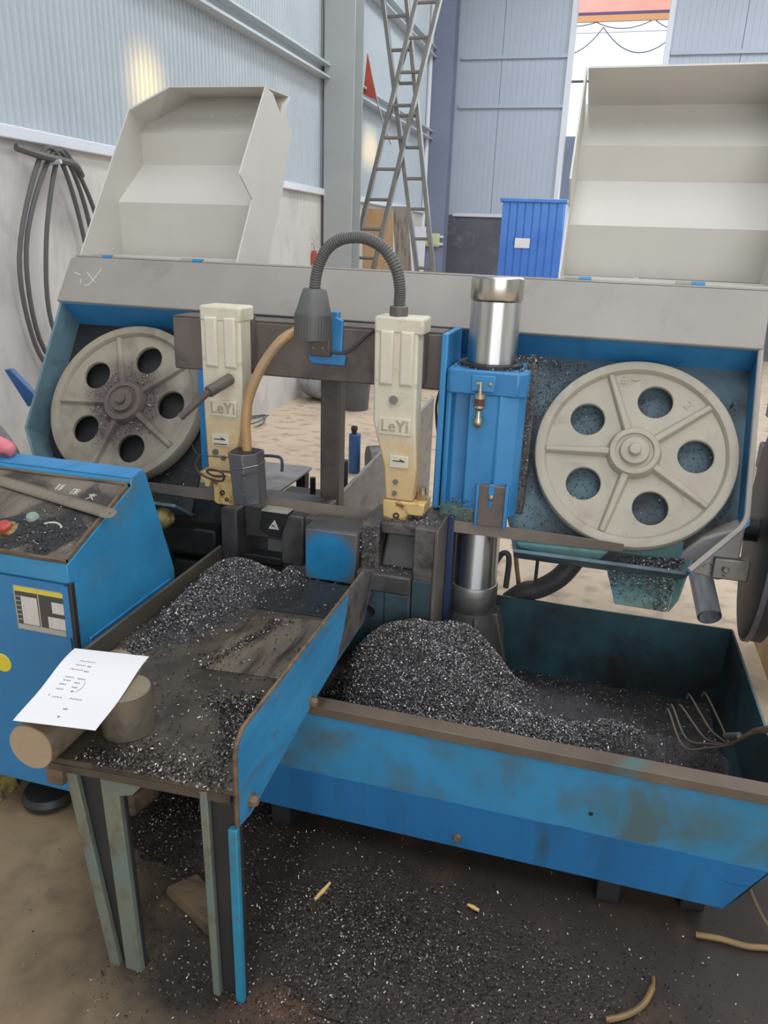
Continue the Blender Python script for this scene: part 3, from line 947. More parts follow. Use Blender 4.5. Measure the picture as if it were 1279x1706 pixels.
og = thing('orange_tag', 'small orange plastic tag hung on the left wall beside the grey column', 'tag', (-2.985, 7.86, 1.33))
MB().prism_y([(-3.0, 1.33), (-2.935, 1.33), (-2.925, 1.40), (-2.945, 1.47), (-2.985, 1.47), (-3.0, 1.40)], 7.84, 7.88).build('tag_body', 'flag_red', og, bevel=0.006)
MB().tube([(-2.965, 7.86, 1.465), (-2.972, 7.86, 1.52), (-2.998, 7.86, 1.535)], 0.004, 6).build('hanger', 'wire_grey', og)

# left edge: grey disc leaning near the wall
gd = thing('grey_disc', 'large grey dark rimmed disc on a foot at the left edge behind the control cabinet', 'disc', (-2.50, 2.45, 0))
MB().cyl((-2.50, 2.43, 0.59), (-2.50, 2.455, 0.59), 0.345, n=48).build('plate', 'grey_disc', gd, bevel=0.004)
MB().lathe([(0.335, -0.02), (0.36, -0.02), (0.36, 0.02), (0.335, 0.02), (0.335, -0.02)], (0, 0, 0), 48, front(-2.50, 2.445, 0.59)).build('rim', 'dark_grey', gd)
MB().box(-2.53, -2.47, 2.46, 2.50, 0, 0.6).box(-2.66, -2.34, 2.40, 2.56, 0, 0.03).build('foot', 'dark_grey', gd, bevel=0.004)
# unseen front wall behind the camera, its gate added for the front light
struct(MB().box(-3.2, -0.8, -5.2, -5.0, 0, 6.5).box(6.0, 9.2, -5.2, -5.0, 0, 6.5).box(-0.8, 6.0, -5.2, -5.0, 4.9, 6.5).build('wall_front', 'panel_white', smooth=0))

# ================================================================== the band saw
saw = thing('band_saw', 'large blue horizontal band saw with two open grey wheel hoods', 'saw', (-0.75, 2.4, 0))

# ---- machine bed, its shadow put into the dark colour
mb = MB()
mb.box(-1.95, -0.86, 2.32, 2.82, 0.0, 0.46)
mb.box(-0.86, -0.42, 2.46, 2.82, 0.0, 0.46)
mb.build('bed', 'oil_and_shade', saw, bevel=0.012)
MB().box(-1.9, -1.24, 2.30, 2.42, 0.50, 0.60).box(-1.85, -1.2, 2.36, 2.5, 0.46, 0.50).build('bed_rail', 'oil_and_shade', saw, bevel=0.008)
MB().box(-1.55, -1.14, 2.30, 2.46, 0.62, 0.725).build('blade_guard', 'oil_and_shade', saw, bevel=0.01)

# ---- leaning head: housings
def shell(name, loop, f0, f1, t, m, closed):
    """thin wall following a 2D loop in the leaning plane"""
    n = len(loop)
    mb = MB(FR)
    cx, cy = sum(p[0] for p in loop) / n, sum(p[1] for p in loop) / n
    seg = range(n) if closed else range(n - 1)
    for i in seg:
        a, b = Vector(loop[i]), Vector(loop[(i + 1) % n])
        d = (b - a).normalized()
        q = Vector((-d.y, d.x)) * t
        if (Vector((cx, cy)) - a).dot(q) > 0:
            q = -q
        mb.prism([tuple(a - d * t * 0.4), tuple(b + d * t * 0.4), tuple(b + d * t * 0.4 + q), tuple(a - d * t * 0.4 + q)], f0, f1)
    return mb.build(name, m, saw, smooth=0)


# left housing
MB(FR).prism([(-1.968, 0.345), (-1.968, -0.15), (-1.83, -0.36), (-1.315, -0.36), (-1.315, 0.31)], -0.085, -0.072).build('back_plate', 'oil_and_shade', saw, smooth=0)
shell('housing_wall', [(-1.968, 0.36), (-1.968, -0.15), (-1.83, -0.36), (-1.315, -0.36)], -0.085, 0.05, 0.01, 'housing_lit', False)
MB().box(-1.288, -1.255, 2.312, 2.322, 0.80, 1.172).build('housing_edge', 'blue_paint', saw, bevel=0.002)
# right housing
MB(FR).prism([(-0.42, 0.345), (-0.20, -0.30), (-0.18, -0.36), (0.318, -0.36), (0.458, -0.20), (0.458, 0.345)], -0.085, -0.072).build('back_plate', 'housing_in', saw, smooth=0)
shell('housing_wall', [(0.458, 0.345), (0.458, -0.195), (0.318, -0.35)], -0.085, 0.05, 0.01, 'blue_paint', False)
e = [(0.456, 0.345), (0.456, -0.17), (0.452, -0.19), (0.44, -0.213), (0.316, -0.352)]
MB(FR).tube([(x + 0.004, y, 0.05) for x, y in e], 0.0085, 8).build('edge_trim', 'grey_paint', saw)
MB(FR).prism([(-0.18, -0.352), (0.318, -0.352), (0.318, -0.362), (-0.18, -0.362)], -0.085, 0.02).build('housing_wall', 'housing_in', saw, smooth=0)
# top wall (slopes down to the back) and the grey top panel
MB(FR).prism_x([(0.345, 0.05), (0.355, 0.055), (0.33, -0.085), (0.32, -0.085)], -1.968, 0.46).build('top_wall', 'blue_clean', saw, smooth=0)
MB(FR).box(-1.45, -0.42, 0.235, 0.345, -0.12, -0.10).build('cross_plate', 'blue_paint', saw, smooth=0)
pn = MB(FR).prism([(-1.985, 0.348), (0.466, 0.335), (0.476, 0.527), (-1.955, 0.535), (-1.975, 0.524)], 0.045, 0.062).build('top_panel', 'grey_paint', saw, bevel=0.004)
MB(FR).strokes([(-1.942, 0.468, -1.912, 0.458), (-1.887, 0.470, -1.842, 0.432), (-1.829, 0.486, -1.858, 0.432), (-1.858, 0.432, -1.868, 0.418),
                (-1.868, 0.418, -1.884, 0.418), (-1.905, 0.44, -1.902, 0.425)], 0.0032, 0.0006, FR @ Matrix.Translation((0, 0, 0.062))).build('chalk_mark', 'chalk', pn, smooth=0, label='white chalk mark')
MB(FR).prism([(-1.955, 0.535), (0.476, 0.527), (0.476, 0.533), (-1.955, 0.541)], 0.0, 0.062).build('panel_fold', 'grey_paint', saw, smooth=0)
# dusty upright edge strip left of the right wheel
MB().box(-0.205, -0.175, 2.34, 2.37, 0.79, 1.265).build('edge_plate', 'jaw_dirty', saw, bevel=0.004)


# ---- wheels
def make_wheel(xc, m, cast):
    F2 = FR @ Matrix.Translation((xc, 0, 0))
    ang = [R(3 + 72 * k) for k in range(5)]
    loops = [circ(0, 0, 0.278, 64)] + [circ(0.179 * math.cos(a), 0.179 * math.sin(a), 0.056, 28) for a in ang]
    me = plate2d(loops, 0.018, 0.004)
    w = MB(F2).mesh(me, F2 @ Matrix.Translation((0, 0, -0.026))).build('wheel', m, saw)
    MB().lathe([(0.262, -0.055), (0.299, -0.055), (0.301, -0.05), (0.301, -0.008), (0.297, -0.001), (0.29, 0.001), (0.272, -0.002), (0.266, -0.010), (0.262, -0.022), (0.262, -0.055)],
               n=96, M4=F2).build('rim', m, w)
    for k in range(5):
        a = R(39 + 72 * k)
        T = F2 @ Matrix.Rotation(a, 4, 'Z')
        b = MB()
        b.hexa([(0.05, -0.019, -0.02), (0.266, -0.014, -0.02), (0.266, 0.014, -0.02), (0.05, 0.019, -0.02)],
               [(0.05, -0.009, 0.004), (0.266, -0.006, -0.004), (0.266, 0.006, -0.004), (0.05, 0.009, 0.004)], T)
        b.build('spoke', m, w, bevel=0.003)
    MB().lathe([(0, -0.03), (0.085, -0.03), (0.082, -0.014), (0.076, 0.004), (0.072, 0.010), (0.058, 0.011), (0.055, 0.004), (0.046, 0.002), (0.043, 0.008), (0.041, 0.016), (0.026, 0.018), (0, 0.018)],
               n=48, M4=F2).build('hub', m, w)
    MB().lathe([(0, 0.016), (0.019, 0.016), (0.019, 0.028), (0.015, 0.033), (0, 0.034)], n=24, M4=F2).build('hub_bolt', m, w)
    if cast:
        for s, a, r in (('8', 103, 0.242), ('2', 50, 0.222)):
            T = F2 @ Matrix.Rotation(R(a - 90), 4, 'Z') @ Matrix.Translation((0, r, -0.0165))
            MB().mesh(text_mesh(s, 0.04, 0.0015), T).build('cast_number', m, w)
        T = F2 @ Matrix.Rotation(R(94 - 90), 4, 'Z') @ Matrix.Translation((0, 0.243, -0.0165))
        MB().strokes([(-0.012, 0, 0.0, -0.004), (0.0, -0.004, 0.012, 0.002)], 0.005, 0.0025, T).build('cast_number', m, w)
    return w


wheel_r = make_wheel(0.138, 'wheel_grey', True)
wheel_l = make_wheel(-1.640, 'wheel_oily', False)
MB(FR).cyl((-1.640, 0, -0.085), (-1.640, 0, -0.03), 0.05, n=20).cyl((0.138, 0, -0.085), (0.138, 0, -0.03), 0.05, n=20).build('axle', 'oil_and_shade', saw)

# ---- blade
bl = []
for x in np.linspace(-1.64, 0.138, 24):
    bl.append(x)
mb = MB()
vs, fs = [], []
for x in bl:
    tw = 1.0
    if x < -1.2:
        tw = max(0.0, 1 - (-1.2 - x) / 0.9)
    elif x > -0.2:
        tw = max(0.0, 1 - (x + 0.2) / 0.6)
    # twisted out of the leaning wheel plane to upright between the guides
    a = TH * (1 - tw)
    cy, cz = 2.245, 0.757
    hy, hz = math.cos(a + R(58) * (1 - tw)) * 0, 0
    up = Vector((0, -math.sin(R(58) * (1 - tw)) * 1.0, math.cos(R(58) * (1 - tw))))
    nn = Vector((0, up.z, -up.y))
    for s, u in ((-1, -1), (1, -1), (1, 1), (-1, 1)):
        vs.append(Vector((x, cy, cz)) + nn * 0.0009 * s + up * 0.0195 * u)
for i in range(len(bl) - 1):
    for k in range(4):
        j = (k + 1) % 4
        fs.append((i * 4 + k, i * 4 + j, i * 4 + 4 + j, i * 4 + 4 + k))
mb.add(vs, fs)
blade = mb.build('saw_blade', 'blade', saw, smooth=20)
tm = MB()
x = -1.06
while x < -0.6:
    tm.prism_y([(x, 0.739), (x + 0.011, 0.739), (x + 0.0035, 0.7315)], 2.2442, 2.2458)
    x += 0.0125
tm.build('teeth', 'blade', blade, smooth=0, kind='stuff')

# ---- hoods, hinged on the top panel and folded open
def make_hood(mirror):
    f = (lambda x: -0.155 + (-1.30 - x)) if mirror else (lambda x: x)
    t = 0.006
    dz = 0.035 if mirror else 0.0
    hz = 0.045 if mirror else 0.0
    prof = [(2.925, 1.505), (2.87, 1.705 - dz), (3.03, 1.855 - dz), (2.995, 1.965 - dz), (3.165, 2.118 - dz)]      # folded face, y-z
    mb = MB()
    xi = -1.297
    def sl(z):
        return -1.945 + (0 if mirror else (z - 1.5) * 0.16)
    n = len(prof)
    for i in range(n - 1):
        (y0, z0), (y1, z1) = prof[i], prof[i + 1]
        mb.hexa([(f(sl(z0)), y0, z0), (f(xi), y0, z0), (f(xi), y0 + t, z0), (f(sl(z0)), y0 + t, z0)],
                [(f(sl(z1)), y1, z1), (f(xi), y1, z1), (f(xi), y1 + t, z1), (f(sl(z1)), y1 + t, z1)])
    h = mb.build('hood', 'hood_grey', saw, smooth=0)
    # outer side wall and chamfer, top wall
    w = MB()
    def wall(a, b, c, d_):
        nrm = (Vector(b) - Vector(a)).cross(Vector(d_) - Vector(a)).normalized() * t
        w.hexa([a, b, c, d_], [tuple(Vector(p) + nrm) for p in (a, b, c, d_)])
    A = (f(-1.945), 2.645, 1.50)
    B = (f(-1.94 if mirror else -1.858), 2.905, 2.035)
    Cc = (f(sl(2.0)), 3.08, 2.0)
    D = (f(sl(1.505)), 2.925, 1.505)
    wall(A, B, Cc, D)
    tx = -1.92 if mirror else -1.69
    T1 = (f(tx), 2.925, 2.115 + hz)
    T1b = (f(tx - 0.02), 3.165, 2.118 - dz)
    wall(B, T1, T1b, Cc)
    T2 = (f(-1.305), 2.925, 2.112 + hz)
    T2b = (f(-1.305), 3.165, 2.118 - dz)
    wall(T1, T2, T2b, T1b)
    w.build('side_wall', 'hood_grey', h, smooth=0)
    # inner side wall with its notch
    pl = [(2.645, 1.497), (2.79, 1.722), (2.69, 1.80), (2.925, 2.112 + hz), (2.99, 2.10 + hz), (3.07, 2.03), (3.09, 2.085), (3.17, 1.99), (3.07, 1.76), (2.915, 1.497)]
    me = plate2d([pl], t)
    MX = Matrix(((0, 0, 1, f(-1.298)), (1, 0, 0, 0), (0, 1, 0, 0), (0, 0, 0, 1)))
    MB().mesh(me, MX).build('notched_wall', 'hood_grey', h, smooth=0)
    # bottom flange along the hinge
    MB().box(min(f(-1.95), f(-1.30)), max(f(-1.95), f(-1.30)), 2.645, 2.925, 1.497, 1.503).build('hinge_flange', 'hood_grey', h, smooth=0)
    for x in ((-1.84, -1.465) if not mirror else (-1.36, -1.70)):
        g = MB()
        g.cyl((f(x) - 0.045, 2.638, 1.502), (f(x) + 0.0, 2.638, 1.502), 0.0085, n=12)
        g.build('hinge', 'grey_paint', h)
        g = MB()
        g.cyl((f(x) + 0.001, 2.638, 1.502), (f(x) + 0.04, 2.638, 1.502), 0.0085, n=12)
        g.build('hinge', 'blue_clean', h, label='blue half of the hinge barrel')
    for x in (-1.60, -1.49):
        g = MB()
        g.ball((f(x), 3.085, 2.035 - dz), 0.012, 0.010, 0.012, 12, 8)
        g.build('dimple', 'hood_grey', h)
    return h


hood_l = make_hood(False)
hood_r = make_hood(True)

# ---- beam that carries the guide arms
bm_ = MB().box(-1.37, -0.455, 2.31, 2.43, 1.168, 1.338).build('guide_beam', 'beam_brown', saw, bevel=0.006)
MB().box(-1.365, -0.46, 2.312, 2.428, 1.3385, 1.343).build('beam_cap', 'post_brown', bm_, smooth=0)
MB().box(-0.905, -0.835, 2.46, 2.53, 0.46, 1.22).build('post', 'post_brown', saw, bevel=0.006)


# ---- guide arms
def make_arm(poly, block, plate, arrow, ribs, label_bolt, right):
    arm = MB().prism_y(poly, 2.17, 2.245).build('guide_arm', 'cast_white', saw, bevel=0.006)
    xs = [p[0] for p in poly]
    MB().box(min(xs) + 0.012, max(xs) - 0.012, 2.245, 2.31, 1.19, 1.36).build('slide_block', 'beam_brown', arm, bevel=0.004)
    MB().box(min(xs) - 0.001, max(xs) + 0.002, 2.168, 2.268, 1.345, 1.394).build('arm_cap', 'cast_plain', arm, bevel=0.008)
    for x0, x1, z0, z1 in ribs:
        T = front(0, 2.170, 0)
        MB().hexa([(x0, z0, 0), (x1, z0, 0), (x1, z1, 0), (x0, z1, 0)], [(x0 + 0.007, z0 + 0.009, 0.009), (x1 - 0.005, z0 + 0.009, 0.009), (x1 - 0.005, z1 - 0.004, 0.009), (x0 + 0.007, z1 - 0.004, 0.009)], T).build('raised_rib', 'cast_plain', arm, bevel=0.003)
    x0, x1, z0, z1 = plate
    np_ = MB().box(x0, x1, 2.163, 2.171, z0, z1).build('name_plate', 'cast_plain', arm, bevel=0.002)
    T = front((x0 + x1) / 2, 2.163, (z0 + z1) / 2) @ Matrix.Diagonal((1.06, 1.1, 1, 1))
    MB().mesh(text_mesh('LeYi', 0.046, 0.0022, off=0.0004), T).build('lettering', 'letter_tan', np_)
    x0, x1, z0, z1 = arrow
    ap = MB().box(x0, x1, 2.164, 2.171, z0, z1).build('arrow_plate', 'cast_plain', arm, bevel=0.002)
    T = front((x0 + x1) / 2, 2.164, (z0 + z1) / 2)
    k = (x1 - x0) / 2
    MB().strokes([(-k * 0.65, 0.003, k * 0.6, 0.003), (k * 0.6, 0.002, k * 0.1, 0.0085)] + ([(-k * 0.75, -0.013, k * 0.8, -0.013)] if not right else []), 0.003, 0.0018, T).build('arrow', 'stain_brown', ap, smooth=0)
    gb = MB().prism_y(block, 2.165, 2.262).build('guide_block', 'guide_yellow', arm, bevel=0.005)
    for x, z, r in label_bolt:
        b = MB()
        b.lathe([(0, 0.002), (r * 0.5, 0.002), (r * 0.55, 0.006), (r, 0.006), (r, -0.004), (0, -0.004)], n=14, M4=front(x, 2.168, z))
        b.build('socket_bolt', 'steel' if z > 0.86 else 'oil_and_shade', arm)
    return arm


arm_l = make_arm([(-1.192, 1.39), (-1.192, 1.05), (-1.186, 0.865), (-1.094, 0.865), (-1.094, 0.90), (-1.057, 1.055), (-1.057, 1.39)],
                 [(-1.215, 0.866), (-1.215, 0.832), (-1.200, 0.830), (-1.200, 0.812), (-1.182, 0.812), (-1.182, 0.828), (-1.168, 0.828), (-1.168, 0.765), (-1.156, 0.757), (-1.095, 0.757), (-1.090, 0.77), (-1.092, 0.866)],
                 (-1.170, -1.075, 1.055, 1.106), (-1.166, -1.106, 0.957, 0.997),
                 [(-1.178, -1.132, 1.205, 1.362), (-1.114, -1.070, 1.205, 1.362)],
                 [(-1.127, 0.918, 0.008), (-1.155, 0.935, 0.010), (-1.135, 0.80, 0.009), (-1.12, 0.778, 0.007)], False)
arm_r = make_arm([(-0.634, 1.388), (-0.630, 1.085), (-0.592, 0.95), (-0.584, 0.845), (-0.497, 0.845), (-0.490, 0.95), (-0.500, 1.10), (-0.504, 1.388)],
                 [(-0.590, 0.845), (-0.588, 0.775), (-0.575, 0.762), (-0.53, 0.755), (-0.513, 0.765), (-0.510, 0.803), (-0.460, 0.803), (-0.458, 0.843)],
                 (-0.610, -0.512, 1.051, 1.103), (-0.573, -0.515, 0.950, 0.988),
                 [(-0.617, -0.572, 1.195, 1.356), (-0.556, -0.513, 1.195, 1.356)],
                 [(-0.568, 1.155, 0.0135), (-0.552, 0.905, 0.008), (-0.554, 0.868, 0.008), (-0.545, 0.797, 0.010), (-0.555, 0.772, 0.007)], True)
MB().cyl((-0.484, 2.215, 0.775), (-0.484, 2.215, 0.805), 0.021, n=20).build('guide_roller', 'steel', arm_r, bevel=0.002)
MB().cyl((-0.476, 2.215, 0.843), (-0.476, 2.215, 0.862), 0.019, n=6).cyl((-0.476, 2.215, 0.862), (-0.476, 2.215, 0.884), 0.011, n=12).build('hex_bolt', 'brass', arm_r)
# clamp handle on the left arm
MB().cyl((-1.095, 2.172, 1.176), (-1.128, 2.085, 1.146), 0.018, n=18).build('clamp_boss', 'post_brown', arm_l, bevel=0.003)
MB().tube([(-1.125, 2.09, 1.150), (-1.16, 2.08, 1.115), (-1.215, 2.065, 1.065)], [0.011, 0.0105, 0.012], 12).build('clamp_lever', 'post_brown', arm_l)
# tie wire around the left guide and nozzle
tw = MB()
tw.tube(smooth_path([(-1.235, 2.158, 0.955), (-1.215, 2.155, 0.925), (-1.18, 2.155, 0.922), (-1.11, 2.155, 0.925), (-1.075, 2.15, 0.935)], 5), 0.0016, 5)
tw.tube(smooth_path([(-1.20, 2.15, 0.925), (-1.215, 2.14, 0.895), (-1.205, 2.14, 0.87), (-1.17, 2.135, 0.855), (-1.12, 2.135, 0.85), (-1.115, 2.135, 0.875), (-1.15, 2.135, 0.885), (-1.175, 2.14, 0.875), (-1.15, 2.14, 0.862), (-1.11, 2.14, 0.866)], 6), 0.0035, 6)
tw.tube(smooth_path([(-1.17, 2.14, 0.88), (-1.06, 2.128, 0.888), (-1.02, 2.086, 0.893), (-0.975, 2.108, 0.905)], 5), 0.0022, 5)
tw.tube(smooth_path([(-1.205, 2.14, 0.87), (-1.235, 2.145, 0.862), (-1.26, 2.15, 0.868)], 5), 0.0016, 5)
tw.tube(smooth_path([(-1.205, 2.14, 0.865), (-1.225, 2.145, 0.84), (-1.245, 2.15, 0.825)], 5), 0.0016, 5)
tw.build('tie_wire', 'rubber', arm_l)

# ---- coolant nozzle and its amber hose
def nring(z, x0, x1, y0, y1):
    xm = (x0 + x1) / 2
    return [(x0, y1 - 0.02, z), (x0, y0 + 0.02, z), (x0 + 0.012, y0, z), (xm + 0.012, y0 - 0.004, z), (x1, y0 + 0.028, z), (x1, y1 - 0.01, z), (xm, y1, z)]
nz = MB()
bot, top = nring(0.79, -1.072, -0.982, 2.10, 2.19), nring(0.958, -1.082, -0.99, 2.09, 2.19)
nz.hexa(bot, top)
noz = nz.build('coolant_nozzle', 'dark_grey', saw, bevel=0.003)
MB().hexa([(p[0] * 0.86 + -1.036 * 0.14, p[1] * 0.86 + 2.14 * 0.14, 0.9565) for p in top], [(p[0] * 0.86 + -1.036 * 0.14, p[1] * 0.86 + 2.14 * 0.14, 0.9595) for p in top]).build('nozzle_mouth', 'black', noz, smooth=0)
MB().tube([(p[0], p[1], 0.905 + 0.015 * (p[0] + 1.08) / 0.09) for p in [tuple(Vector(a).lerp(Vector(b), 0.68)) for a, b in zip(bot, top)]], 0.0022, 5, closed=True).build('binding_wire', 'steel', noz)
MB().tube(smooth_path([(-1.032, 2.145, 0.94), (-1.034, 2.145, 0.985), (-1.035, 2.145, 1.05), (-1.026, 2.15, 1.12), (-1.000, 2.155, 1.19), (-0.971, 2.165, 1.245), (-0.925, 2.18, 1.305), (-0.88, 2.22, 1.335), (-0.84, 2.26, 1.345)], 6), 0.0155, 12).build('coolant_hose', 'hose_amber', noz)
MB().tube(smooth_path([(-0.985, 2.17, 0.94), (-0.955, 2.17, 0.942), (-0.93, 2.17, 0.938), (-0.925, 2.17, 0.92), (-0.926, 2.17, 0.895)], 4), 0.005, 8).build('side_hook', 'navy', noz)

# ---- work lamp on its gooseneck
gp = smooth_path([(-0.571, 2.20, 1.405), (-0.570, 2.20, 1.44), (-0.571, 2.20, 1.475), (-0.583, 2.20, 1.522), (-0.617, 2.20, 1.572), (-0.66, 2.195, 1.597), (-0.70, 2.19, 1.604), (-0.745, 2.19, 1.597), (-0.785, 2.19, 1.572), (-0.81, 2.19, 1.53), (-0.822, 2.19, 1.485), (-0.826, 2.19, 1.44)], 20)
lamp = MB().tube(gp, [0.0175 if (i % 3) else 0.0148 for i in range(len(gp))], 14).build('work_lamp', 'black_plastic', saw, smooth=70)
MB().cyl((-0.571, 2.20, 1.388), (-0.571, 2.20, 1.422), 0.027, n=18).build('lamp_socket', 'black_plastic', lamp, bevel=0.003)
ax = Matrix.Translation((-0.832, 2.19, 1.315)) @ Matrix.Rotation(R(3.0), 4, 'Y')
MB().lathe([(0, 0.02), (0.049, 0.02), (0.052, 0.0), (0.0545, 0.0), (0.0535, 0.075), (0.050, 0.085), (0.036, 0.138), (0.031, 0.143), (0, 0.143)], n=36, M4=ax).build('lamp_head', 'black_plastic', lamp)
lr = MB()
for k in range(36):
    a = 2 * math.pi * k / 36
    T = ax @ Matrix.Rotation(a, 4, 'Z')
    lr.box(0.052, 0.0558, -0.0023, 0.0023, 0.004, 0.072, T)
lr.build('grip_ribs', 'black_plastic', lamp, smooth=0, kind='stuff')
MB().ball((-0.836, 2.18, 1.312), 0.010, n=12, m=8, M4=Matrix.Identity(4)).build('bulb', 'brass', lamp)

# ---- blue switch bracket behind the lamp
sb = MB().prism_y([(-0.885, 1.345), (-0.885, 1.235), (-0.875, 1.222), (-0.765, 1.222), (-0.762, 1.25), (-0.775, 1.258), (-0.772, 1.36), (-0.80, 1.372), (-0.82, 1.345)], 2.295, 2.31).build('switch_bracket', 'blue_clean', saw, bevel=0.003)
MB().box(-0.872, -0.805, 2.268, 2.296, 1.25, 1.312).build('limit_switch', 'post_brown', sb, bevel=0.004)
MB().box(-0.872, -0.805, 2.274, 2.296, 1.314, 1.324).build('switch_lid', 'post_brown', sb, bevel=0.002)
for x in (-0.857, -0.826):
    MB().lathe([(0, 0.003), (0.004, 0.003), (0.005, 0), (0, 0)], n=10, M4=front(x, 2.268, 1.277)).build('screw', 'steel', sb)
MB().tube(smooth_path([(-0.805, 2.28, 1.266), (-0.775, 2.285, 1.262), (-0.745, 2.29, 1.272), (-0.70, 2.30, 1.315), (-0.665, 2.305, 1.345)], 5), 0.0045, 7).build('switch_cable', 'rubber', sb)
MB().box(-0.82, -0.79, 2.30, 2.33, 1.345, 1.385).build('bracket_post', 'blue_clean', sb, bevel=0.003)

# ---- chrome column with the blue slide casting
cx, cy = -0.315, 2.362
col = MB().cyl((cx, cy, 0.52), (cx, cy, 1.440), 0.0745, n=64).build('column', 'chrome', saw)
MB().lathe([(0, 0.065), (0.07, 0.065), (0.0765, 0.061), (0.0775, 0.055), (0.0775, 0.004), (0.0755, 0.0), (0, 0.0)], (cx, cy, 1.443), 64).build('column_cap', 'cap_steel', col)
MB().lathe([(0, 0.0), (0.079, 0.0), (0.081, 0.004), (0.081, 0.085), (0.078, 0.092), (0.074, 0.094), (0, 0.094)], (cx, cy, 0.435), 48).build('base_ring', 'steel', col)
MB().lathe([(0, 0.435), (0.081, 0.435), (0.088, 0.40), (0.11, 0.31), (0.135, 0.20), (0.15, 0.165), (0, 0.165)], (cx, cy, 0), 40).build('column_foot', 'jaw_grey', col)
for a in (-0.35, 0.5, -1.25):
    T = Matrix.Translation((cx, cy, 0)) @ Matrix.Rotation(a, 4, 'Z')
    MB().prism_y([(0.07, 0.43), (0.098, 0.43), (0.17, 0.18), (0.07, 0.18)], -0.008, 0.008, T).build('foot_rib', 'jaw_grey', col, bevel=0.003)

cas = MB()
prof = [(-0.432, 2.50), (-0.432, 2.275), (-0.424, 2.268), (-0.414, 2.268), (-0.408, 2.30), (-0.362, 2.31), (-0.356, 2.252), (-0.272, 2.252), (-0.264, 2.244), (-0.212, 2.262), (-0.196, 2.285), (-0.196, 2.50)]
cas.prism(prof, 0.80, 1.178)
casting = cas.build('slide_casting', 'blue_clean', saw, bevel=0.004)
MB().prism([(-0.43, 2.50), (-0.43, 2.262), (-0.42, 2.25), (-0.215, 2.244), (-0.19, 2.27), (-0.19, 2.50)], 1.175, 1.248).build('casting_collar', 'blue_clean', casting, bevel=0.006)
MB().prism([(-0.43, 2.46), (-0.43, 2.262), (-0.36, 2.25), (-0.31, 2.25), (-0.31, 2.46)], 0.765, 0.82).build('casting_shoe', 'teal_worn', casting, bevel=0.005)
MB().lathe([(0.0765, 0.0), (0.096, 0.0), (0.096, 0.012), (0.082, 0.016), (0.0765, 0.016)], (cx, cy, 1.246), 40).build('wiper_ring', 'oil_and_shade', casting)
MB().box(-0.352, -0.282, 2.238, 2.246, 1.188, 1.236).build('boss_plate', 'blue_clean', casting, bevel=0.003)
MB().lathe([(0, 0.004), (0.006, 0.003), (0.007, 0), (0, 0)], n=12, M4=front(-0.297, 2.239, 1.212)).build('screw', 'steel', casting)
# dark slot at the foot of the casting
MB().box(-0.306, -0.222, 2.236, 2.262, 0.772, 0.905).build('slot_plate', 'beam_brown', casting, bevel=0.003)
MB().box(-0.312, -0.304, 2.226, 2.265, 0.772, 0.905).build('slot_edge', 'blue_clean', casting, bevel=0.002)
MB().box(-0.224, -0.214, 2.226, 2.265, 0.772, 0.91).build('slot_edge', 'blue_clean', casting, bevel=0.002)
MB().prism_y([(-0.276, 0.91), (-0.258, 0.91), (-0.258, 0.868), (-0.262, 0.864), (-0.262, 0.835), (-0.272, 0.835), (-0.272, 0.864), (-0.276, 0.868)], 2.232, 2.24).build('latch', 'blue_clean', casting, bevel=0.002)
MB().lathe([(0, 0.008), (0.006, 0.007), (0.009, 0.003), (0.009, 0), (0, 0)], n=14, M4=front(-0.266, 2.233, 0.868)).build('latch_bolt', 'steel', casting)
MB().box(-0.455, -0.435, 2.27, 2.5, 0.80, 1.345).build('casting_flange', 'blue_clean', casting, bevel=0.004)
# drip oiler
TV = Matrix.Translation((-0.322, 2.222, 1.085))
oil = MB().lathe([(0, 0.0), (0.009, 0.0), (0.0135, 0.008), (0.0135, 0.022), (0.008, 0.032), (0.007, 0.05), (0.014, 0.056), (0.0175, 0.06), (0.0175, 0.066), (0, 0.066)], n=20, M4=TV).build('oiler', 'brass', casting)
MB().lathe([(0, 0.064), (0.0155, 0.064), (0.0155, 0.088), (0, 0.088)], n=20, M4=TV).build('oiler_glass', 'amber_glass', oil)
MB().lathe([(0, 0.087), (0.0178, 0.087), (0.0178, 0.097), (0.012, 0.1), (0.006, 0.103), (0.005, 0.13), (0, 0.13)], n=20, M4=TV).build('oiler_cap', 'brass', oil)
MB().box(-0.015, 0.004, -0.003, 0.003, 0.127, 0.134, TV).build('oiler_lever', 'brass', oil, bevel=0.001)
MB().cyl((-0.322, 2.222, 1.098), (-0.322, 2.26, 1.098), 0.009, n=12).build('oiler_pipe', 'post_brown', oil)
# cables at the left of the casting
cbm = MB()
cbm.tube(smooth_path([(-0.47, 2.42, 1.165), (-0.475, 2.41, 1.12), (-0.468, 2.40, 1.06), (-0.455, 2.40, 1.045), (-0.442, 2.40, 1.06), (-0.438, 2.41, 1.15)], 6), 0.007, 8)
cbm.tube(smooth_path([(-0.478, 2.43, 1.165), (-0.49, 2.42, 1.10), (-0.48, 2.41, 1.02), (-0.465, 2.40, 0.995), (-0.45, 2.40, 1.02), (-0.44, 2.41, 1.15)], 6), 0.004, 8)
cbm.build('cable_loops', 'rubber', saw)

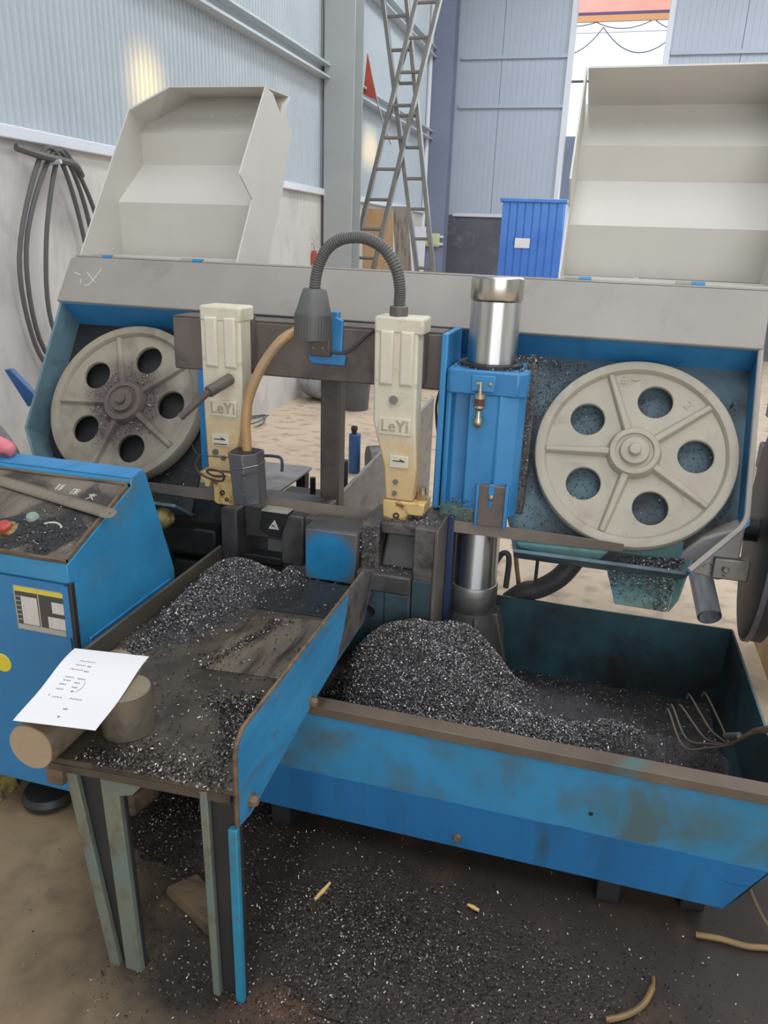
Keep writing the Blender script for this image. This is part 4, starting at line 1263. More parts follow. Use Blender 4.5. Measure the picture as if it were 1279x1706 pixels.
# ---- vise
mb = MB()
mb.box(-0.82, -0.645, 2.095, 2.22, 0.572, 0.748)
vb = mb.build('vise_jaw', 'jaw_grey', saw, bevel=0.008)
fm = mat('jaw_face', srgb(36, 132, 178), 0.45, col2=srgb(32, 112, 160), s2=10)
nt = fm.node_tree
N_, L_ = nt.nodes, nt.links
tc = N_.new('ShaderNodeTexCoord'); mp = N_.new('ShaderNodeMapping'); mp.inputs['Location'].default_value = (0.10, 0, -0.74); mp.inputs['Scale'].default_value = (9.4, 0, 9.6)
gr = N_.new('ShaderNodeTexGradient'); gr.gradient_type = 'SPHERICAL'
L_.new(tc.outputs['Object'], mp.inputs['Vector']); L_.new(mp.outputs['Vector'], gr.inputs['Vector'])
rp = N_.new('ShaderNodeMapRange'); rp.inputs['From Min'].default_value = 0.0; rp.inputs['From Max'].default_value = 0.35
L_.new(gr.outputs['Fac'], rp.inputs['Value'])
mx = N_.new('ShaderNodeMix'); mx.data_type = 'RGBA'
pb = N_['Principled BSDF']
L_.new(rp.outputs['Result'], mx.inputs['Factor']); mx.inputs['A'].default_value = srgb(98, 94, 90); L_.new(pb.inputs['Base Color'].links[0].from_socket, mx.inputs['B']); L_.new(mx.outputs['Result'], pb.inputs['Base Color'])
M['jaw_face'] = fm
MB().box(-0.816, -0.649, 2.091, 2.097, 0.577, 0.744).build('jaw_face', 'jaw_face', vb, bevel=0.004, label='worn blue face with grey edges')
fj = MB().box(-0.645, -0.585, 2.12, 2.32, 0.20, 0.775).box(-0.585, -0.47, 2.22, 2.32, 0.20, 0.77).box(-0.585, -0.40, 2.13, 2.32, 0.745, 0.785).build('fixed_jaw', 'jaw_dirty', saw, bevel=0.008)
MB().box(-0.47, -0.405, 2.10, 2.32, 0.30, 0.79).build('jaw_post', 'jaw_dirty', fj, bevel=0.006)
MB().box(-0.468, -0.41, 2.094, 2.10, 0.40, 0.62).build('post_face', 'teal_dark', fj, bevel=0.002)
MB().box(-0.405, -0.395, 2.09, 2.33, 0.30, 0.79).build('post_edge', 'post_brown', fj, bevel=0.002)
MB().hexa([(-0.583, 2.14, 0.63), (-0.47, 2.14, 0.63), (-0.47, 2.22, 0.63), (-0.583, 2.22, 0.63)], [(-0.575, 2.18, 0.74), (-0.475, 2.18, 0.74), (-0.475, 2.22, 0.74), (-0.575, 2.22, 0.74)]).build('recess_block', 'jaw_grey', fj, bevel=0.01)
MB().box(-0.645, -0.47, 2.08, 2.22, 0.57, 0.63).build('jaw_ledge', 'jaw_grey', fj, bevel=0.006)
MB().box(-0.66, -0.47, 2.085, 2.3, 0.18, 0.57).build('jaw_base', 'teal_dark', fj, bevel=0.006)
MB().box(-0.553, -0.549, 2.083, 2.087, 0.25, 0.565).build('joint_line', 'oil_and_shade', fj, smooth=0)
MB().lathe([(0, 0.001), (0.015, 0.001), (0.019, 0.003), (0.022, 0), (0, 0)], n=18, M4=front(-0.60, 2.084, 0.50)).build('hole', 'black', fj)
MB().box(-0.395, -0.375, 2.24, 2.30, 0.40, 0.79).build('guard_plate', 'navy_blue', fj, bevel=0.003)

mj = MB().box(-1.185, -1.125, 2.24, 2.5, 0.46, 0.715).box(-1.125, -0.90, 2.30, 2.5, 0.60, 0.715).build('moving_jaw', 'jaw_grey', saw, bevel=0.006)
MB().box(-0.945, -0.865, 2.20, 2.42, 0.56, 0.738).build('jaw_cheek', 'jaw_grey', mj, bevel=0.006)
MB().box(-0.865, -0.825, 2.21, 2.42, 0.565, 0.735).build('jaw_cheek', 'jaw_dirty', mj, bevel=0.006)
MB().box(-1.15, -0.95, 2.26, 2.32, 0.46, 0.52).box(-1.1, -0.96, 2.24, 2.3, 0.53, 0.56).build('jaw_slide', 'oil_and_shade', mj, bevel=0.005)
bx = MB().prism_y([(-1.008, 0.745), (-0.915, 0.747), (-0.945, 0.655), (-0.985, 0.66), (-1.02, 0.678)], 2.19, 2.24).build('sensor_box', 'black', mj, bevel=0.003)
bx2 = MB()
bx2.prism([(-0.019, -0.013), (0.019, -0.013), (0.004, 0.020)], 0, 0.0006, front(-0.966, 2.1895, 0.699)).build('warning_sticker', 'sticker_white', bx, smooth=0, label='small white triangular sticker')
bx3 = bx
MB().strokes([(-0.006, -0.008, -0.004, 0.003), (-0.004, 0.003, 0.002, -0.006), (0.002, -0.006, 0.003, 0.004), (0.006, -0.005, 0.010, -0.008)], 0.0022, 0.0005, front(-0.966, 2.1888, 0.699)).build('sticker_print', 'black', bx, smooth=0)
MB().box(-1.008, -0.915, 2.188, 2.24, 0.745, 0.749).build('box_edge', 'sticker_silver', bx, smooth=0)

# ---- coolant pump in the dark left of the vise
pu = MB().cyl((-1.50, 2.2, 0.665), (-1.395, 2.2, 0.668), 0.044, n=22).build('coolant_pump', 'navy', saw, bevel=0.006)
MB().lathe([(0, 0), (0.036, 0), (0.042, 0.02), (0.03, 0.04), (0.014, 0.055), (0, 0.06)], n=14, M4=Matrix.Translation((-1.40, 2.2, 0.668)) @ Matrix.Rotation(R(90), 4, 'Y')).build('pump_cap', 'yellow_print', pu)
MB().tube(smooth_path([(-1.40, 2.18, 0.64), (-1.375, 2.17, 0.60), (-1.36, 2.18, 0.55), (-1.37, 2.22, 0.5)], 5), 0.012, 8).build('pump_hose', 'navy', pu)

# ---- below the right wheel: lip, chute, pipe, hoses, drive disc
MB().prism_y([(-0.18, 0.732), (-0.17, 0.71), (0.06, 0.685), (0.10, 0.74)], 2.24, 2.30).build('lower_lip', 'teal_worn', saw, bevel=0.008)
ch = MB()
ch.hexa([(0.088, 2.30, 0.70), (0.32, 2.30, 0.72), (0.32, 2.312, 0.72), (0.088, 2.312, 0.70)], [(0.135, 2.215, 0.585), (0.285, 2.215, 0.582), (0.285, 2.227, 0.578), (0.135, 2.227, 0.581)])
ch.build('chip_chute', 'teal_worn', saw, bevel=0.002)
ch = MB()
ch.hexa([(0.285, 2.215, 0.582), (0.292, 2.218, 0.582), (0.326, 2.30, 0.72), (0.318, 2.30, 0.72)], [(0.31, 2.225, 0.62), (0.315, 2.228, 0.62), (0.345, 2.29, 0.73), (0.338, 2.29, 0.73)])
ch.box(0.09, 0.31, 2.30, 2.33, 0.66, 0.78)
ch.build('chute_side', 'teal_worn', saw, bevel=0.002)
pp = MB()
pp.cyl((0.395, 2.52, 0.63), (0.425, 2.33, 0.535), 0.036, n=28, caps=False)
pp.cyl((0.395, 2.52, 0.63), (0.425, 2.33, 0.535), 0.029, n=28, caps=False)
pi = pp.build('waste_pipe', 'pipe', saw)
MB().cyl((0.419, 2.368, 0.554), (0.4185, 2.371, 0.5555), 0.029, n=28).build('pipe_bore', 'navy', pi)
gb = MB().prism_y([(0.30, 0.735), (0.36, 0.80), (0.47, 0.85), (0.47, 0.70), (0.44, 0.675), (0.42, 0.67), (0.31, 0.69)], 2.30, 2.42).build('gearbox', 'grey_paint', saw, bevel=0.008)
MB().box(0.40, 0.50, 2.285, 2.32, 0.682, 0.748).build('mount_plate', 'steel', gb, bevel=0.004)
MB().lathe([(0, 0.012), (0.008, 0.012), (0.011, 0.009), (0.011, 0), (0, 0)], n=6, M4=front(0.435, 2.286, 0.716)).build('mount_bolt', 'steel', gb)
MB().cyl((0.44, 2.5, 0.78), (0.57, 2.5, 0.78), 0.04, n=18).build('drive_shaft', 'oil_and_shade', saw)
dd = MB()
TD = Matrix.Translation((0.556, 2.50, 0.775)) @ Matrix.Rotation(R(-5), 4, 'Z') @ Matrix.Rotation(R(90), 4, 'Y')
dd.lathe([(0, -0.012), (0.33, -0.012), (0.345, -0.006), (0.345, 0.04), (0.33, 0.05), (0, 0.05)], n=72, M4=TD)
di = dd.build('drive_disc', 'disc_dark', saw)
MB().lathe([(0.343, -0.008), (0.350, -0.008), (0.350, 0.006), (0.343, 0.006)], n=72, M4=TD).build('disc_rim', 'dark_grey', di)
MB().tube(smooth_path([(0.02, 2.47, 0.655), (0.00, 2.47, 0.60), (-0.04, 2.46, 0.54), (-0.10, 2.46, 0.49), (-0.15, 2.46, 0.47), (-0.2, 2.47, 0.42)], 6), 0.034, 14).build('drain_hose', 'rubber', saw)
MB().cyl((-0.118, 2.47, 0.10), (-0.118, 2.47, 0.73), 0.006, n=8).build('support_rod', 'oil_and_shade', saw)
MB().tube(smooth_path([(-0.235, 2.48, 0.79), (-0.21, 2.49, 0.66), (-0.19, 2.50, 0.55), (-0.17, 2.50, 0.40), (-0.17, 2.5, 0.0)], 6), 0.008, 8).build('thin_hose', 'yellow_hose', saw)
MB().tube(smooth_path([(-0.26, 2.45, 0.56), (-0.24, 2.45, 0.60), (-0.22, 2.45, 0.605), (-0.212, 2.45, 0.57), (-0.215, 2.45, 0.48)], 6), 0.01, 8).build('black_hose', 'rubber', saw)

# blue tension lever poking out at the far left
MB().hexa([(-2.485, 2.78, 1.01), (-2.455, 2.78, 1.015), (-2.455, 2.81, 1.015), (-2.485, 2.81, 1.01)], [(-2.385, 2.78, 0.855), (-2.32, 2.78, 0.89), (-2.32, 2.81, 0.89), (-2.385, 2.81, 0.855)]).build('tension_lever', 'bin_blue', saw, bevel=0.004)
MB().cyl((-2.36, 2.795, 0.875), (-1.95, 2.76, 0.80), 0.02, n=12).build('lever_shaft', 'oil_and_shade', saw)

# ---- swarf lying on the machine
def frpts(n, fn, f):
    out = []
    while len(out) < n:
        p = fn()
        if p is not None:
            v = FR @ Vector((p[0], p[1], f))
            out.append(tuple(v))
    return out
def hubp():
    a, r = random.uniform(0, 6.283), abs(random.gauss(0, 0.1))
    if r > 0.17:
        return None
    x, y = r * math.cos(a), r * math.sin(a) - 0.01
    for k in range(5):
        b = R(3 + 72 * k)
        if math.hypot(x - 0.179 * math.cos(b), y - 0.179 * math.sin(b)) < 0.058:
            return None
    return (-1.640 + x, y)
chip_cloud('hub_swarf', frpts(2600, hubp, -0.012), 'chips_dark', wheel_l, size=(0.003, 0.007))
chip_cloud('plate_swarf', frpts(2600, lambda: (random.uniform(-0.20, 0.44), random.uniform(-0.34, 0.22)), -0.068), 'chips_dark', saw, size=(0.003, 0.007))
chip_cloud('plate_swarf', frpts(900, lambda: (random.gauss(-0.12, 0.05), random.uniform(0.10, 0.31)), -0.068), 'chips', saw, size=(0.003, 0.006))
chip_cloud('plate_swarf', frpts(900, lambda: (random.uniform(-1.93, -1.36), random.uniform(-0.35, -0.2)), -0.068), 'chips_dark', saw, size=(0.003, 0.007))
def chutep():
    t = random.random() ** 1.6
    u = random.random()
    if u < 0.72 and random.random() > 1.15 - t * 1.2:
        return None
    x0, x1 = 0.088 + 0.047 * t, 0.32 - 0.035 * t
    return (x0 + (x1 - x0) * u, 2.30 - 0.085 * t - 0.004, 0.702 - 0.12 * t + 0.02 * u * (1 - t) + random.uniform(0, 0.006))
cp = []
while len(cp) < 2600:
    q = chutep()
    if q:
        cp.append(q)
chip_cloud('chute_swarf', cp, 'chips', saw, size=(0.003, 0.008))
cp = [(random.uniform(-0.42, -0.2), random.uniform(2.26, 2.46), 1.25 + random.uniform(0, 0.006)) for _ in range(700)]
cp = [p for p in cp if math.hypot(p[0] - cx, p[1] - cy) > 0.08]
cp += [(random.uniform(-0.205, -0.175), 2.338, random.uniform(0.8, 1.26)) for _ in range(500)]
cp += [(random.gauss(-0.19, 0.02), random.uniform(2.33, 2.4), 1.267 + abs(random.gauss(0, 0.008))) for _ in range(300)]
cp += [(random.uniform(-0.43, -0.31), 2.249, random.uniform(0.77, 0.85)) for _ in range(200)]
chip_cloud('casting_swarf', cp, 'chips_dark', saw, size=(0.003, 0.006))
cp = [(random.uniform(-0.585, -0.41), random.uniform(2.13, 2.22), 0.787 + random.uniform(0, 0.006)) for _ in range(600)]
cp += [(random.uniform(-0.645, -0.585), 2.118, random.uniform(0.58, 0.775)) for _ in range(350)]
cp += [(random.uniform(-0.58, -0.47), random.uniform(2.15, 2.2), 0.742 + random.uniform(0, 0.01)) for _ in range(300)]
cp += [(random.uniform(-0.58, -0.47), random.uniform(2.09, 2.17), 0.632 + random.uniform(0, 0.006)) for _ in range(200)]
chip_cloud('jaw_swarf', cp, 'chips', saw, size=(0.003, 0.006))

# ================================================================== chip tray
tray = thing('chip_tray', 'long blue steel chip tray full of dark swarf under the saw', 'tray', (-0.15, 2.0, 0))
t = 0.006
fp = MB().prism_y([(-0.80, 0.25), (0.535, 0.25), (0.535, 0.452), (-0.80, 0.452)], 1.60, 1.606).build('front_panel', 'blue_tray', tray, smooth=0)
sk = MB()
sk.hexa([(-0.80, 1.622, 0.092), (0.452, 1.622, 0.092), (0.452, 1.628, 0.092), (-0.80, 1.628, 0.092)], [(-0.80, 1.60, 0.25), (0.535, 1.60, 0.25), (0.535, 1.606, 0.25), (-0.80, 1.606, 0.25)])
sk.build('front_skirt', 'blue_skirt', tray, smooth=0)
MB().box(-0.80, 0.532, 1.5988, 1.6005, 0.2485, 0.2505).build('fold_line', 'blue_paint', tray, smooth=0)
MB().box(-0.80, 0.538, 1.596, 1.642, 0.452, 0.459).box(-0.80, 0.538, 1.594, 1.600, 0.432, 0.459).build('rim', 'rim_dirty', tray, bevel=0.002)
MB().prism_y([(-0.80, 0.16), (0.48, 0.16), (0.512, 0.25), (0.515, 0.462), (-0.80, 0.462)], 2.415, 2.421).build('back_panel', 'tray_inside', tray, smooth=0)
ep = MB()
ep.hexa([(0.523, 1.606, 0.245), (0.529, 1.606, 0.245), (0.513, 2.415, 0.245), (0.507, 2.415, 0.245)], [(0.523, 1.606, 0.462), (0.529, 1.606, 0.462), (0.518, 2.415, 0.462), (0.512, 2.415, 0.462)])
ep.build('end_panel', 'tray_inside', tray, smooth=0)
ep = MB()
ep.hexa([(0.452, 1.622, 0.092), (0.458, 1.622, 0.092), (0.458, 2.4, 0.092), (0.452, 2.4, 0.092)], [(0.524, 1.60, 0.25), (0.530, 1.60, 0.25), (0.514, 2.42, 0.25), (0.508, 2.42, 0.25)])
ep.build('end_skirt', 'tray_inside', tray, smooth=0)
MB().box(-0.80, -0.794, 1.606, 2.415, 0.12, 0.456).build('end_panel', 'tray_inside', tray, smooth=0)
MB().box(-0.79, 0.495, 1.635, 2.418, 0.155, 0.162).build('tray_floor', 'tray_floor', tray, smooth=0)
MB().lathe([(0, 0.012), (0.009, 0.012), (0.012, 0.008), (0.014, 0), (0, 0)], n=14, M4=front(-0.205, 1.621, 0.128)).build('drain_plug', 'rim_dirty', tray)
MB().lathe([(0, 0.002), (0.005, 0.002), (0.006, 0), (0, 0)], n=12, M4=front(0.115, 1.600, 0.305)).build('screw', 'oil_and_shade', tray)
for x, y in ((0.19, 1.68), (0.40, 1.72), (-0.72, 1.68), (0.40, 2.36), (-0.72, 2.36)):
    MB().box(x - 0.03, x + 0.03, y - 0.03, y + 0.03, 0, 0.156).build('foot', 'oil_and_shade', tray, bevel=0.004, seg=1)

# heaped swarf in the tray
def tray_h(x, y):
    x, y = np.asarray(x, float), np.asarray(y, float)
    g = lambda cx_, cy_, a, sx, sy: a * np.exp(-((x - cx_) / sx) ** 2 - ((y - cy_) / sy) ** 2)
    h = 0.185 + 0.0 * x
    h = h + g(-0.44, 2.03, 0.275, 0.19, 0.19) + g(-0.30, 2.17, 0.14, 0.12, 0.11) + g(-0.2, 2.1, 0.07, 0.1, 0.1) + g(-0.60, 1.97, 0.06, 0.1, 0.12) + g(-0.25, 1.88, 0.14, 0.22, 0.16) + g(-0.55, 1.85, 0.09, 0.13, 0.18)
    h = h + g(0.03, 1.90, 0.105, 0.20, 0.15) + g(-0.05, 1.72, 0.10, 0.28, 0.11) + g(0.19, 2.0, 0.075, 0.11, 0.09) + g(-0.32, 1.68, 0.11, 0.2, 0.1)
    h = h + g(-0.02, 2.2, 0.06, 0.22, 0.12) + g(0.36, 2.06, 0.055, 0.14, 0.06)
    n = np.sin(23 * x + 7 * y) * np.sin(19 * y - 11 * x) * 0.006 + np.sin(51 * x - 31 * y) * np.sin(47 * y + 17 * x) * 0.003
    return h + n
mo = height_mesh('swarf_heap', -0.792, 0.502, 1.608, 2.412, 150, 96, tray_h, 'mound')
tag(mo, 'big dark heap of steel swarf in the blue tray round the column foot', 'swarf', kind='stuff')
P = []
while len(P) < 60000:
    x, y = rng.uniform(-0.70, 0.49, 4000), rng.uniform(1.61, 2.41, 4000)
    h = tray_h(x, y)
    w = np.clip((h - 0.245) / 0.10, 0.03, 1.0)
    k = rng.uniform(0, 1, 4000) < w
    for a, b, c in zip(x[k], y[k], h[k]):
        if math.hypot(a - cx, b - cy) > 0.088:
            P.append((a, b, c + rng.uniform(-0.001, 0.007)))
tag(chip_cloud('loose_swarf', P, 'chips', size=(0.0035, 0.008), width=0.0022), 'loose glittering steel chips covering the heap in the blue tray', 'swarf')

# hand rake lying in the tray
rk = thing('hand_rake', 'thin wire tined hand rake lying on the swarf at the right end of the tray', 'rake', (0.42, 2.0, 0.28))
root = (0.462, 1.925, 0.355)
tips = [((0.338, 2.19, 0.285), (0.37, 2.02, 0.29)), ((0.362, 2.19, 0.29), (0.415, 2.03, 0.30)), ((0.392, 2.25, 0.295), (0.43, 2.06, 0.315)), ((0.438, 2.27, 0.30), (0.458, 2.08, 0.33)), ((0.325, 2.16, 0.285), (0.36, 1.985, 0.285))]
for a, b in tips:
    MB().tube(smooth_path([(a[0], a[1], a[2] - 0.012), (a[0] + 0.004, a[1] - 0.02, a[2] + 0.012), b, ((b[0] + root[0]) / 2 + 0.004, (b[1] + root[1]) / 2, (b[2] + root[2]) / 2 - 0.006), root], 5), 0.0032, 7).build('tine', 'rim_dirty', rk)
MB().tube([root, (0.498, 1.858, 0.455), (0.535, 1.795, 0.515), (0.70, 1.52, 0.73)], [0.006, 0.007, 0.011, 0.012], 10).build('handle', 'wood_dirty', rk)
MB().tube([(0.452, 1.943, 0.37), (0.475, 1.902, 0.405)], 0.009, 10).build('ferrule', 'steel', rk)

# ================================================================== feed table
tb = thing('feed_table', 'oily steel feed table on blue channel legs in front of the saw', 'table', (-0.85, 1.6, 0))
MB().prism([(-1.0, 1.093), (-0.5825, 1.118), (-0.5825, 2.07), (-1.125, 2.12), (-1.125, 1.38), (-1.0, 1.27)], 0.556, 0.572).build('table_top', 'table_top', tb, bevel=0.003)
MB().hexa([(-0.995, 1.093, 0.54), (-0.595, 1.118, 0.535), (-0.595, 1.13, 0.535), (-0.995, 1.105, 0.54)], [(-0.995, 1.093, 0.557), (-0.595, 1.118, 0.557), (-0.595, 1.13, 0.557), (-0.995, 1.105, 0.557)]).build('front_lip', 'table_top', tb, smooth=0)
MB().prism([(-0.88, 1.50), (-0.64, 1.52), (-0.66, 1.84), (-0.86, 1.80)], 0.5715, 0.5745).build('wear_plate', 'wear_plate', tb, bevel=0.001)
MB().prism([(-0.93, 1.845), (-0.65, 1.86), (-0.66, 2.08), (-0.93, 2.09)], 0.5715, 0.576).build('black_plate', 'oil_and_shade', tb, bevel=0.001)
MB().box(-1.138, -1.128, 1.30, 2.135, 0.50, 0.625).build('guard_rail', 'rail_steel', tb, bevel=0.002)
rp_ = [(1.178, 0.425), (1.235, 0.412), (1.53, 0.447), (1.80, 0.47), (2.06, 0.47), (2.16, 0.60), (2.06, 0.645), (1.215, 0.645), (1.185, 0.625), (1.178, 0.60)]
_k = 0.9426
rs = lambda q: [(y * _k, 1.6 - (1.6 - z) * _k) for y, z in q]
rp_ = rs(rp_)
gr_ = MB().prism_x(rp_, -0.581, -0.573).build('guard_rail', 'blue_rail', tb, bevel=0.001)
ed = MB()
ed.tube([(-0.577, y, z) for y, z in rp_[5:] + rp_[:1]], 0.0052, 6)
ed.build('worn_edge', 'wood_dirty', gr_)
MB().prism_x(rs([(1.80, 0.474), (2.055, 0.474), (2.15, 0.60), (2.06, 0.64), (1.90, 0.64), (1.86, 0.55)]), -0.5732, -0.5725).build('bare_patch', 'jaw_dirty', gr_, smooth=0)
for y, z in rs([(1.60, 0.468), (1.235, 0.448)]):
    MB().lathe([(0, 0.016), (0.009, 0.016), (0.012, 0.012), (0.012, 0.002), (0.018, 0.002), (0.018, 0), (0, 0)], n=6, M4=Matrix.Translation((-0.5728, y, z)) @ Matrix.Rotation(R(90), 4, 'Y')).build('bolt', 'wood_dirty', gr_)

def leg(xt, xb, wl, wr, ml, mr, mw, zr=0.54):
    """channel leg, open to the front: two lips and a recessed web"""
    y0, y1 = 1.114, 1.142
    def strip(a0, a1, b0, b1, ya, yb, z1=0.556):
        return MB().hexa([(a0, ya, 0), (a1, ya, 0), (a1, yb, 0), (a0, yb, 0)], [(b0, ya, z1), (b1, ya, z1), (b1, yb, z1), (b0, yb, z1)])
    w = strip(xb[0], xb[1], xt[0], xt[1], y1 - 0.012, y1).build('leg', mw, tb, bevel=0.002)
    strip(xb[0], xb[0] + wl, xt[0], xt[0] + wl, y0, y1 - 0.012).build('flange', ml, w, bevel=0.003)
    strip(xb[1] - wr, xb[1], xt[1] - wr, xt[1], y0, y1 - 0.012, zr).build('flange', mr, w, bevel=0.003)
    return w
leg((-0.980, -0.850), (-0.918, -0.834), 0.027, 0.042, 'leg_teal', 'leg_teal', 'leg_web')
leg((-0.662, -0.582), (-0.655, -0.580), 0.018, 0.020, 'leg_teal', 'leg_blue', 'leg_web', 0.475)
MB().prism_y([(-0.872, 0.556), (-0.772, 0.556), (-0.815, 0.505), (-0.862, 0.49)], 1.112, 1.120).build('gusset', 'leg_teal', tb, smooth=0)
MB().box(-1.012, -0.972, 1.10, 1.14, 0.495, 0.556).build('corner_stub', 'wood_dirty', tb, bevel=0.004)
for x, y in ((-1.09, 2.02), (-0.85, 2.02)):
    MB().box(x - 0.025, x + 0.025, y - 0.025, y + 0.025, 0, 0.556).build('leg', 'leg_web', tb, bevel=0.003, seg=1)
MB().box(-1.128, -1.10, 1.32, 2.10, 0.50, 0.556).build('side_angle', 'leg_web', tb, smooth=0)

# swarf on the table
def table_pts(n, cx_, cy_, sx, sy, zmax):
    out = []
    while len(out) < n:
        x, y = random.gauss(cx_, sx), random.gauss(cy_, sy)
        if not (-1.12 < x < -0.605 and 1.11 < y < 2.1):
            continue
        h = zmax * math.exp(-(((x - cx_) / sx) ** 2 + ((y - cy_) / sy) ** 2) / 1.6)
        out.append((x, y, 0.574 + h + random.uniform(0, 0.005)))
    return out
def pile(name, label, spots, n, mm='chips', zs=1.0):
    def hf(x, y):
        z = np.zeros_like(x) + 0.5725
        for a, b, sx, sy, h in spots:
            z = z + h * np.exp(-((x - a) / sx) ** 2 - ((y - b) / sy) ** 2)
        return z + np.sin(61 * x + 9 * y) * np.sin(53 * y - 13 * x) * 0.002 - 0.011
    P = []
    tot = sum(s[2] * s[3] for s in spots)
    for a, b, sx, sy, h in spots:
        k = int(n * sx * sy / tot)
        X, Y = rng.normal(a, sx * 0.62, k), rng.normal(b, sy * 0.62, k)
        Z = hf(X, Y)
        for x, y, z in zip(X, Y, Z):
            if -1.124 < x < -0.60 and 1.11 < y < 2.1:
                P.append((x, y, max(z, 0.5735) + rng.uniform(0, 0.006)))
    o = chip_cloud(name, P, mm, size=(0.0035, 0.008), width=0.0021)
    tag(o, label, 'swarf', 'swarf piles on the feed table')
    # solid core below the chips
    xs = [s[0] for s in spots]
    x0, x1 = min(s[0] - 1.6 * s[2] for s in spots), max(s[0] + 1.6 * s[2] for s in spots)
    y0, y1 = min(s[1] - 1.6 * s[3] for s in spots), max(s[1] + 1.6 * s[3] for s in spots)
    x0, x1, y0, y1 = max(x0, -1.125), min(x1, -0.595), y0, min(y1, 2.09)
    c = height_mesh('swarf_core', x0, x1, y0, y1, 40, 40, hf, 'mound', o)
    c['kind'] = 'stuff'
    return o
pile('swarf_pile', 'silvery swarf piled along the left rail of the feed table', [(-1.03, 1.99, 0.085, 0.11, 0.072), (-0.985, 1.82, 0.08, 0.12, 0.05), (-1.05, 1.75, 0.05, 0.14, 0.045), (-0.93, 2.04, 0.08, 0.06, 0.03), (-1.01, 1.66, 0.05, 0.06, 0.03)], 9000)
pile('swarf_pile', 'small tuft of swarf against the foot of the blue vise jaw', [(-0.86, 2.075, 0.035, 0.035, 0.05)], 900)
pile('swarf_pile', 'small patch of swarf behind the paper sheet on the table', [(-1.07, 1.55, 0.04, 0.05, 0.018)], 700)
pile('swarf_pile', 'dark wet swarf clump by the near part of the blue rail', [(-0.68, 1.36, 0.05, 0.06, 0.03), (-0.735, 1.375, 0.05, 0.03, 0.014), (-0.64, 1.27, 0.035, 0.08, 0.024)], 2600, 'chips_dark')
P = [(random.uniform(-0.99, -0.60), 1.10 + abs(random.gauss(0, 0.05)), 0.5735 + random.uniform(0, 0.004)) for _ in range(1500)]
P = [p for p in P if math.hypot(p[0] + 0.898, p[1] - 1.228) > 0.062 and not (p[0] < -0.945)]
P += [(random.uniform(-1.1, -0.64), random.uniform(1.15, 2.05), 0.576 + random.uniform(0, 0.002)) for _ in range(900)]
P += [(random.gauss(-0.86 + 0.09 * t, 0.012), 1.50 + 0.3 * t, 0.576 + random.uniform(0, 0.004)) for t in np.random.rand(500)]
P += [(random.gauss(-0.604, 0.006), random.uniform(1.2, 1.9), 0.576 + random.uniform(0, 0.006)) for _ in range(300)]
P = [p for p in P if math.hypot(p[0] + 0.898, p[1] - 1.228) > 0.062 and not (p[0] < -0.94 and p[1] < 1.36)]
tag(chip_cloud('scattered_swarf', P, 'chips_dark'), 'thin scatter of dark chips over the oily feed table top', 'swarf')

# steel stock and the cut list
br = thing('steel_bar', 'round steel bar end poking out over the left corner of the feed table', 'bar', (-0.995, 1.2, 0.572))
MB().cyl((-0.995, 1.052, 0.623), (-0.995, 1.37, 0.623), 0.05, n=40).build('bar_body', 'bar_steel', br, bevel=0.002)
MB().cyl((-0.995, 1.0512, 0.623), (-0.995, 1.0522, 0.623), 0.0485, n=40).build('cut_face', 'bar_end', br, label='pale sawn end face')
bi = thing('steel_billet', 'short upright round steel billet standing on the feed table half under the paper', 'billet', (-0.893, 1.228, 0.572))
MB().cyl((-0.893, 1.228, 0.572), (-0.893, 1.228, 0.676), 0.054, n=48).build('billet_body', 'billet', bi, bevel=0.002)
MB().cyl((-0.893, 1.228, 0.6758), (-0.893, 1.228, 0.677), 0.0522, n=48).build('cut_face', 'billet_top', bi, label='pale sawn top face')

cs = [Vector((-1.088, 1.325, 0.680)), Vector((-0.906, 1.345, 0.682)), Vector((-0.850, 1.066, 0.686)), Vector((-1.012, 1.035, 0.689))]   # BL BR FR FL
def paper_pt(u, v, lift=0.0):        # u: left to right, v: far to near
    a = cs[0].lerp(cs[3], v)
    b = cs[1].lerp(cs[2], v)
    p = a.lerp(b, u)
    p.z += 0.006 * math.sin(3.1 * v) * (1 - u) - 0.010 * max(0.0, v - 0.6) * u + 0.004 * math.sin(2.2 * math.pi * v + 0.5) + lift
    return p
pm = MB()
nu, nv = 12, 18
vs = [paper_pt(i / nu, j / nv) for j in range(nv + 1) for i in range(nu + 1)]
vs2 = [p + Vector((0, 0, 0.0004)) for p in vs]
k = len(vs)
fs = []
for j in range(nv):
    for i in range(nu):
        q = j * (nu + 1) + i
        fs.append((q, q + 1, q + nu + 2, q + nu + 1))
        fs.append((k + q, k + q + 1, k + q + nu + 2, k + q + nu + 1))
pm.add(vs + vs2, fs)
pa = tag(pm.build('paper_sheet', 'paper', smooth=180), 'white sheet of paper with handwritten lines resting on the bar and billet', 'paper')
hw = MB()
def scrib(u0, u1, v, amp=0.006, n=14, du=0.0):
    pts = []
    for i in range(n + 1):
        u = u0 + (u1 - u0) * i / n
        pts.append(paper_pt(u, v + amp * math.sin(i * 2.3 + v * 40) + 0.004 * math.sin(i * 5.1), 0.0009))
    hw.tube(pts, 0.00055, 4)
for (a, b, v) in ((0.22, 0.42, 0.20), (0.20, 0.33, 0.26), (0.36, 0.41, 0.265), (0.18, 0.34, 0.32), (0.36, 0.42, 0.33), (0.18, 0.30, 0.42), (0.34, 0.44, 0.425),
                  (0.18, 0.28, 0.46), (0.34, 0.41, 0.475), (0.18, 0.26, 0.51), (0.35, 0.42, 0.53), (0.17, 0.27, 0.57), (0.37, 0.41, 0.58), (0.21, 0.33, 0.67), (0.43, 0.58, 0.665), (0.45, 0.5, 0.80), (0.46, 0.49, 0.9)):
    scrib(a, b, v)
